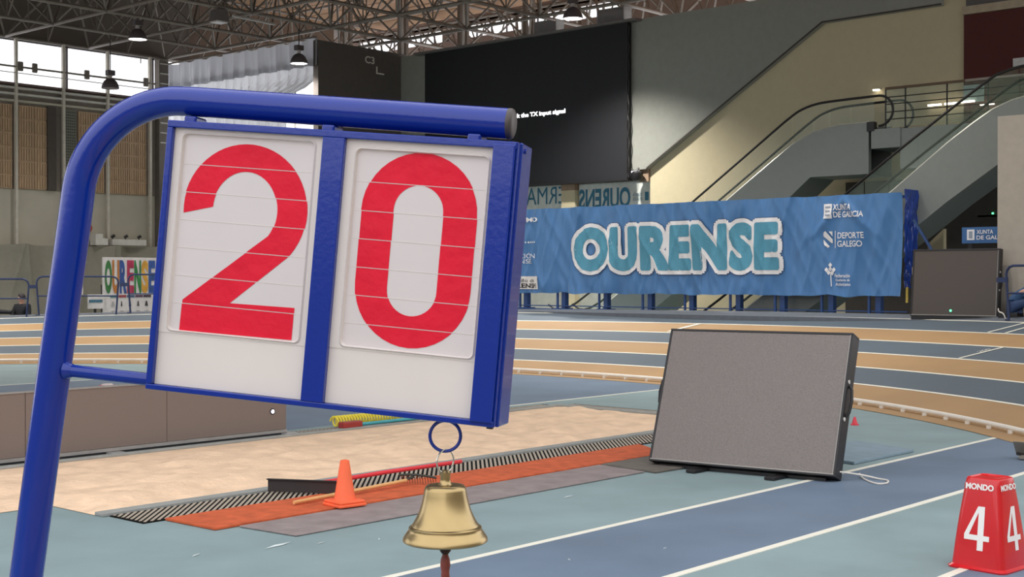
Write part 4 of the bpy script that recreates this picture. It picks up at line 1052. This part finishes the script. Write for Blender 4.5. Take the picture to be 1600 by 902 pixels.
# ------------------------------------------------------------------ grey drape, board and boxes on the left
dr = MB()
def drape(u, v):
    x = 10+17.2*u; z = 0.25+2.67*v
    ph = ((x-21.76)/1.68) % 1.0; d = min(ph, 1-ph)   # distance to nearest hanging point
    top = (0.05*math.sin(math.pi*ph))*v
    f = 0.06*math.cos(2*math.pi*(ph + 0.0))*v**2 + 0.035*math.exp(-((d-0.28*(1-v)-0.04)/0.05)**2)*v + 0.02*noise.noise((x*2, z*1.2, 1))
    return Vector((x, 40.45-f*3.6, z-top*0.9))
dr.grid(260, 26, drape)
single(dr, 'wall_drape', mat('drape_grey', (150,144,130), 0.85, var=0.04), (20,40.45,0.25), 'long grey fabric drape hung in swags along the concrete wall', 'drape', smooth=True)
bd = thing('letter_board', (23.5, 37.0, 0.3), 'white board with tall colourful OURENSE letters behind the blue barrier', 'board')
MB().box(22.6, 24.55, 37.0, 37.05, 0.3, 2.46).build('panel', mat('board_white', (214,206,204), 0.6), bd)
for k, (ch, c) in enumerate(zip('OURENSE', ((58,112,60),(178,112,54),(52,78,140),(176,52,84),(46,120,62),(204,150,62),(56,86,150)))):
    xa = 22.66+k*0.262
    text('letter', ch, mat('letter_%d' % k, c, 0.6, var=0.25, scale=4), bd, lambda u, v: Vector((xa+0.25*u, 36.985, 1.32+1.05*v)), bold=0.05)
for k, c in enumerate(((60,120,124),(150,60,70),(60,84,120),(90,60,84),(60,40,60))):
    MB().box(22.85+k*0.30, 23.12+k*0.30, 36.985, 37.0, 1.20, 1.27).build('colour_bar', mat('bar_%d' % k, c, 0.6), bd)
for k, (w_, c) in enumerate(((0.13,(170,165,165)),(0.06,(60,56,60)),(0.10,(60,60,70)),(0.09,(90,86,88)),(0.12,(60,58,60)))):
    xx = 22.95+k*0.30
    MB().add([Vector((xx-w_/2,36.985,0.92)),Vector((xx+w_/2,36.985,0.92)),Vector((xx+w_*0.2,36.985,1.08)),Vector((xx-w_*0.2,36.985,1.08))], [(0,1,2,3)]).build('icon', mat('icon_%d' % k, c, 0.6), bd)
    MB().box(xx-0.07, xx+0.07, 36.985, 37.0, 0.76, 0.78).build('caption', mat('icon_0', (170,165,165), 0.6), bd)
for x in (22.8, 24.3): MB().box(x-0.03, x+0.03, 37.05, 37.4, 0, 1.6).build('stand', m_dark, bd)
wb = thing('white_console', (25.6, 40.55, 2.94), 'long white box with three small spotlights on top of the drape', 'box')
m_wbx = mat('console_white', (214,210,202), 0.6)
MB().box(25.02, 26.36, 40.35, 40.7, 2.93, 3.14).build('body', m_wbx, wb, bevel=0.01)
for x in (25.12, 25.62, 26.15):
    MB().tube([(x,40.5,3.14),(x,40.5,3.20)], 0.02, 6).build('stem', m_dark, wb); MB().tube([(x-0.06,40.5,3.21),(x+0.05,40.45,3.27)], [0.04,0.055], 10).build('spotlight', m_dark, wb)
wb = thing('stepped_box', (24.6, 40.55, 2.94), 'white stepped box on the drape beside the blue pole', 'box')
MB().prism([(24.38,2.93),(24.85,2.93),(24.85,3.155),(24.65,3.155),(24.65,3.305),(24.38,3.305)], lambda x, z: Vector((x,40.35,z)), lambda x, z: Vector((x,40.7,z))).build('body', m_wbx, wb)
rs = thing('round_sign', (24.5, 40.78, 3.4), 'round red sign on the concrete wall beside the blue pole', 'sign')
MB().tube([(24.42,40.92,3.52),(24.42,40.99,3.52)], 0.17, 18).build('disc', mat('sign_red', (176,52,44), 0.5), rs)
MB().tube([(24.42,40.91,3.52),(24.42,40.92,3.52)], 0.10, 18).build('centre', mat('sign_centre', (214,196,186), 0.5), rs)
nt_ = thing('notice_board', (21.6, 36.5, 0.9), 'small white notice on a post beside the colourful letter board', 'notice')
MB().box(21.20, 21.62, 36.5, 36.53, 1.30, 1.66).build('sheet', mat('board_white', (214,206,204), 0.6), nt_)
for k in range(3): MB().box(21.26, 21.52-0.05*k, 36.49, 36.5, 1.42+k*0.06, 1.45+k*0.06).build('caption', mat('caption_blue', (110,130,160), 0.6), nt_)
MB().box(21.38, 21.44, 36.53, 36.58, 0, 1.6).build('post', m_dark, nt_)
nb2 = thing('notice_board', (22.2, 36.9, 0.9), 'white card with a teal stripe hung against the letter board edge', 'notice')
MB().box(22.02, 22.58, 36.9, 36.93, 0.86, 1.30).build('sheet', mat('board_white', (214,206,204), 0.6), nb2)
MB().box(22.06, 22.52, 36.89, 36.9, 1.05, 1.14).build('stripe', mat('stripe_teal', (70,110,130), 0.6), nb2)
MB().box(22.27, 22.33, 36.93, 36.98, 0, 1.2).build('post', m_dark, nb2)

# ------------------------------------------------------------------ blue crowd barriers on the rim
m_bar = mat('barrier_blue', (34,50,88), 0.4)
def barrier(p0, p1, r, label, hgt=1.0):
    zb = bank((p0+p1)/2, 20.75).z
    mid = bank((p0+p1)/2, r); t = thing('crowd_barrier', (mid.x, mid.y, zb), label, 'barrier', 'blue crowd barriers on the rim')
    a = bank(p0, r); b_ = bank(p1, r); a.z = b_.z = zb
    L = (b_-a).length; d = (b_-a).normalized()
    Q = lambda s, z: a + d*s + Vector((0,0,z))
    rr = 0.16
    pts = [Q(0.06,0.0), Q(0.0,hgt-rr)] + [Q(rr-rr*math.cos(R(k)), hgt-rr+rr*math.sin(R(k))) for k in (30,60,90)] + [Q(L-rr+rr*math.sin(R(k)), hgt-rr+rr*math.cos(R(k))) for k in (0,30,60)] + [Q(L,hgt-rr), Q(L-0.06,0.0)]
    MB().tube(pts, 0.024, 8).build('frame', m_bar, t, smooth=True)
    MB().tube([Q(0.03,hgt*0.5), Q(L-0.03,hgt*0.5)], 0.018, 8).build('mid_rail', m_bar, t)
    MB().box(a.x-0.02, a.x+0.02, a.y-0.02, a.y+0.02, zb, zb+0.02).build('foot', m_bar, t)
    q = a + Vector((0,0,hgt*0.74)); MB().obox(q-d*0.09, d*0.11, Vector((-d.y,d.x,0))*0.03, Vector((0,0,0.045))).build('clamp', m_bar, t)
for p0, p1, lb in ((57.2,51.59,'blue tube barrier on the bend rim behind the person in black'),(51.07,45.42,'blue tube barrier on the bend rim crossed by the blue pole'),(44.74,39.1,'blue tube barrier on the bend rim before the colourful board'),(-17.65,-23.3,'blue tube barrier on the rim beside the upright screen')):
    barrier(p0, p1, 20.75 if p0 > 0 else 20.72, lb, 1.0)

# ------------------------------------------------------------------ people
def skin_mesh(name, nodes, edges, material, parent, org, M, root=0, sub=2):
    me = bpy.data.meshes.new(name)
    me.from_pydata([M @ Vector(n[0]) for n in nodes], edges, [])
    o = bpy.data.objects.new(name, me); COL.objects.link(o)
    o.parent = parent
    md = o.modifiers.new('skin', 'SKIN'); md.use_smooth_shade = True
    lay = me.skin_vertices if len(me.skin_vertices) else None
    if lay is None:
        bm = bmesh.new(); bm.from_mesh(me); bm.verts.layers.skin.verify(); bm.to_mesh(me); bm.free()
    for i, n in enumerate(nodes):
        sv = me.skin_vertices[0].data[i]; sv.radius = (n[1], n[2] if len(n) > 2 else n[1]); sv.use_root = (i == root)
    s = o.modifiers.new('sub', 'SUBSURF'); s.levels = 1; s.render_levels = sub
    me.materials.append(material)
    return o
def person(loc, yaw, J, label, jacket, trousers, hair):
    t = thing('person', loc, label, 'person')
    M = Matrix.Rotation(yaw, 4, 'Z')
    m_skin = mat('skin', (206,160,138), 0.6)
    nodes = [(J['pelvis'],0.13,0.11),(J['waist'],0.12,0.10),(J['chest'],0.14,0.11),(J['neck'],0.055),(J['headb'],0.07),(J['head'],0.088,0.10),(J['headt'],0.065)]
    edges = [(0,1),(1,2),(2,3),(3,4),(4,5),(5,6)]
    for s in (-1, 1):
        def q(n): v = J[n]; return (v[0], v[1]*s, v[2])
        b = len(nodes)
        nodes += [(q('shoulder'),0.06),(q('elbow'),0.043),(q('wrist'),0.03),(q('palm'),0.034,0.02)]
        edges += [(2,b),(b,b+1),(b+1,b+2),(b+2,b+3)]
        pw = Vector(q('palm')); dv = (pw-Vector(q('wrist'))).normalized()
        for k in range(4):
            f = len(nodes); side = Vector((0, (k-1.5)*0.018, 0))
            nodes += [(tuple(pw+dv*0.05+side),0.009),(tuple(pw+dv*(0.08+0.006*(1.5-abs(k-1.5)))+side+Vector((0,0,-0.012))),0.007)]
            edges += [(b+3,f),(f,f+1)]
        f = len(nodes); nodes += [(tuple(pw+dv*0.015+Vector((0,-0.035*s,0.008))),0.010),(tuple(pw+dv*0.045+Vector((0,-0.045*s,0.0))),0.008)]; edges += [(b+3,f),(f,f+1)]
        b2 = len(nodes)
        nodes += [(q('hip'),0.085),(q('knee'),0.06),(q('ankle'),0.042),(q('toe'),0.035)]
        edges += [(0,b2),(b2,b2+1),(b2+1,b2+2),(b2+2,b2+3)]
    skin_mesh('body', nodes, edges, m_skin, t, loc, M)
    jn = [(J['pelvis'],0.155,0.135),(J['waist'],0.15,0.13),(J['chest'],0.175,0.14),(J['collar'],0.085)]; je = [(0,1),(1,2),(2,3)]
    for s in (-1, 1):
        def q(n): v = J[n]; return (v[0], v[1]*s, v[2])
        b = len(jn); jn += [(q('shoulder'),0.085),(q('elbow'),0.065),(q('wrist'),0.048)]; je += [(2,b),(b,b+1),(b+1,b+2)]
    skin_mesh('jacket', jn, je, jacket, t, loc, M)
    tn = [(J['pelvis'],0.15,0.13)]; te_ = []
    for s in (-1, 1):
        def q(n): v = J[n]; return (v[0], v[1]*s, v[2])
        b = len(tn); tn += [(q('hip'),0.10),(q('knee'),0.078),(q('ankle'),0.058)]; te_ += [(0,b),(b,b+1),(b+1,b+2)]
    skin_mesh('trousers', tn, te_, trousers, t, loc, M)
    hv = Vector(J['head']); up_ = (Vector(J['headt'])-hv).normalized(); fw_ = Vector(J['face']).normalized()
    b = MB()
    def hairfn(u, v):
        th = 2*math.pi*u; ph = (0.02+0.60*v)*math.pi
        side = up_.cross(fw_)
        d = up_*math.cos(ph) + (fw_*math.cos(th)+side*math.sin(th))*math.sin(ph)
        cut = 0.0 if (d.dot(fw_) > 0.35 and d.dot(up_) < 0.45) else 1.0
        return M @ (hv + up_*0.035 - fw_*0.008 + d*(0.108 if cut else 0.07))
    b.grid(20, 12, hairfn); b.build('hair', hair, t, smooth=True, org=(0,0,0))
    for s in (-1, 1):
        side = up_.cross(fw_)*s
        MB().lathe([(0.0,-0.011),(0.011,0.0),(0.0,0.011)], 8, M @ (hv+fw_*0.088+side*0.033+up_*0.012)).build('eye', m_dark, t, smooth=True, org=(0,0,0))
        MB().obox(M @ (hv+side*0.095-up_*0.005), M.to_3x3() @ (fw_*0.02), M.to_3x3() @ (side*0.01), M.to_3x3() @ (up_*0.03)).build('ear', m_skin, t, bevel=0.008, org=(0,0,0))
    MB().obox(M @ (hv+fw_*0.102-up_*0.012), M.to_3x3() @ (fw_*0.016), M.to_3x3() @ (up_.cross(fw_)*0.012), M.to_3x3() @ (up_*0.022)).build('nose', m_skin, t, bevel=0.008, org=(0,0,0))
    MB().obox(M @ (hv+fw_*0.092-up_*0.055), M.to_3x3() @ (fw_*0.006), M.to_3x3() @ (up_.cross(fw_)*0.024), M.to_3x3() @ (up_*0.006)).build('mouth', mat('lips', (170,96,92), 0.6), t, org=(0,0,0))
    return t
Jsit = dict(pelvis=(0,0,0.50), waist=(0.0,0,0.66), chest=(0.02,0,0.88), collar=(0.03,0,1.03), neck=(0.035,0,1.06), headb=(0.05,0,1.12), head=(0.07,0,1.17), headt=(0.07,0,1.24), face=(0.5,-0.86,0),
            shoulder=(0.02,0.19,0.96), elbow=(0.08,0.25,0.72), wrist=(0.27,0.15,0.62), palm=(0.34,0.13,0.61), hip=(0.05,0.10,0.48), knee=(0.44,0.12,0.50), ankle=(0.44,0.12,0.10), toe=(0.58,0.12,0.05))
pl = bank(52.45, 21.75); pl = Vector((pl.x, pl.y, 0.10))
person(pl, R(205), Jsit, 'person in black jacket seated behind the blue barrier', mat('cloth_black', (26,26,32), 0.8), mat('cloth_black2', (30,30,36), 0.8), mat('hair_dark', (46,40,42), 0.7))
ch = thing('folding_chair', pl, 'dark folding chair under the person in black', 'chair')
MB().box(pl.x-0.2, pl.x+0.2, pl.y-0.2, pl.y+0.2, 0.40, 0.44).build('seat', m_dark, ch, bevel=0.01)
for sx_ in (-0.17, 0.17):
    for sy_ in (-0.17, 0.17): MB().box(pl.x+sx_-0.015, pl.x+sx_+0.015, pl.y+sy_-0.015, pl.y+sy_+0.015, 0, 0.40).build('leg', m_dark, ch)
hb_ = bank(54.3, 21.5); single(MB().tube([(hb_.x-0.25,hb_.y+0.1,0.90),(hb_.x,hb_.y,0.94),(hb_.x+0.35,hb_.y-0.3,0.91)], [0.05,0.07,0.05], 10), 'sports_bag', mat('cloth_black', (26,26,32), 0.8), (hb_.x,hb_.y,0.84), 'dark bag lying on the rim at the picture edge', 'bag', smooth=True)
Jlean = dict(pelvis=(0,0,0.30), waist=(0.08,0,0.42), chest=(0.22,0,0.54), collar=(0.33,0,0.60), neck=(0.36,0,0.61), headb=(0.41,0,0.62), head=(0.47,0,0.62), headt=(0.50,0,0.70), face=(0.85,0,-0.5),
            shoulder=(0.25,0.18,0.56), elbow=(0.36,0.22,0.34), wrist=(0.50,0.12,0.42), palm=(0.55,0.09,0.45), hip=(0.05,0.10,0.28), knee=(0.42,0.16,0.42), ankle=(0.38,0.14,0.08), toe=(0.52,0.14,0.05))
pr = Vector((24.70, 9.44, 1.0))
person(pr, R(-75), Jlean, 'person in blue jacket hunched forward behind the barrier beside the upright screen', mat('cloth_blue', (52,84,124), 0.7, var=0.15), mat('cloth_navy', (44,66,104), 0.7, var=0.15), mat('hair_navy', (30,30,52), 0.7))
cr_ = thing('low_crate', pr, 'low dark crate under the hunched person in blue', 'crate')
MB().box(pr.x-0.16, pr.x+0.16, pr.y-0.16, pr.y+0.2, 1.0, 1.16).build('body', m_dark, cr_, bevel=0.01)
rb = thing('red_bag', (24.85, 8.8, 1.0), 'bright red bag at the picture edge beside the hunched person', 'bag')
MB().box(24.62, 24.92, 8.60, 8.82, 1.0, 1.50).build('body', mat('bag_red', (206,36,56), 0.6), rb, bevel=0.06, seg=3)
MB().tube([(24.62,8.72,1.46),(24.60,8.75,1.56),(24.62,8.78,1.46)], 0.015, 6).build('strap', m_dark, rb)
wcable = single(MB().tube(smooth_path([P2(1.69,0.05,0.18), Vector((24.50,9.60,1.18)), Vector((24.45,9.50,1.14)), Vector((24.46,9.46,1.02))]), 0.012, 6), 'signal_cable', m_wcab, (24.6,9.5,1.0), 'short white cord at the corner of the upright screen', 'cable', smooth=True)
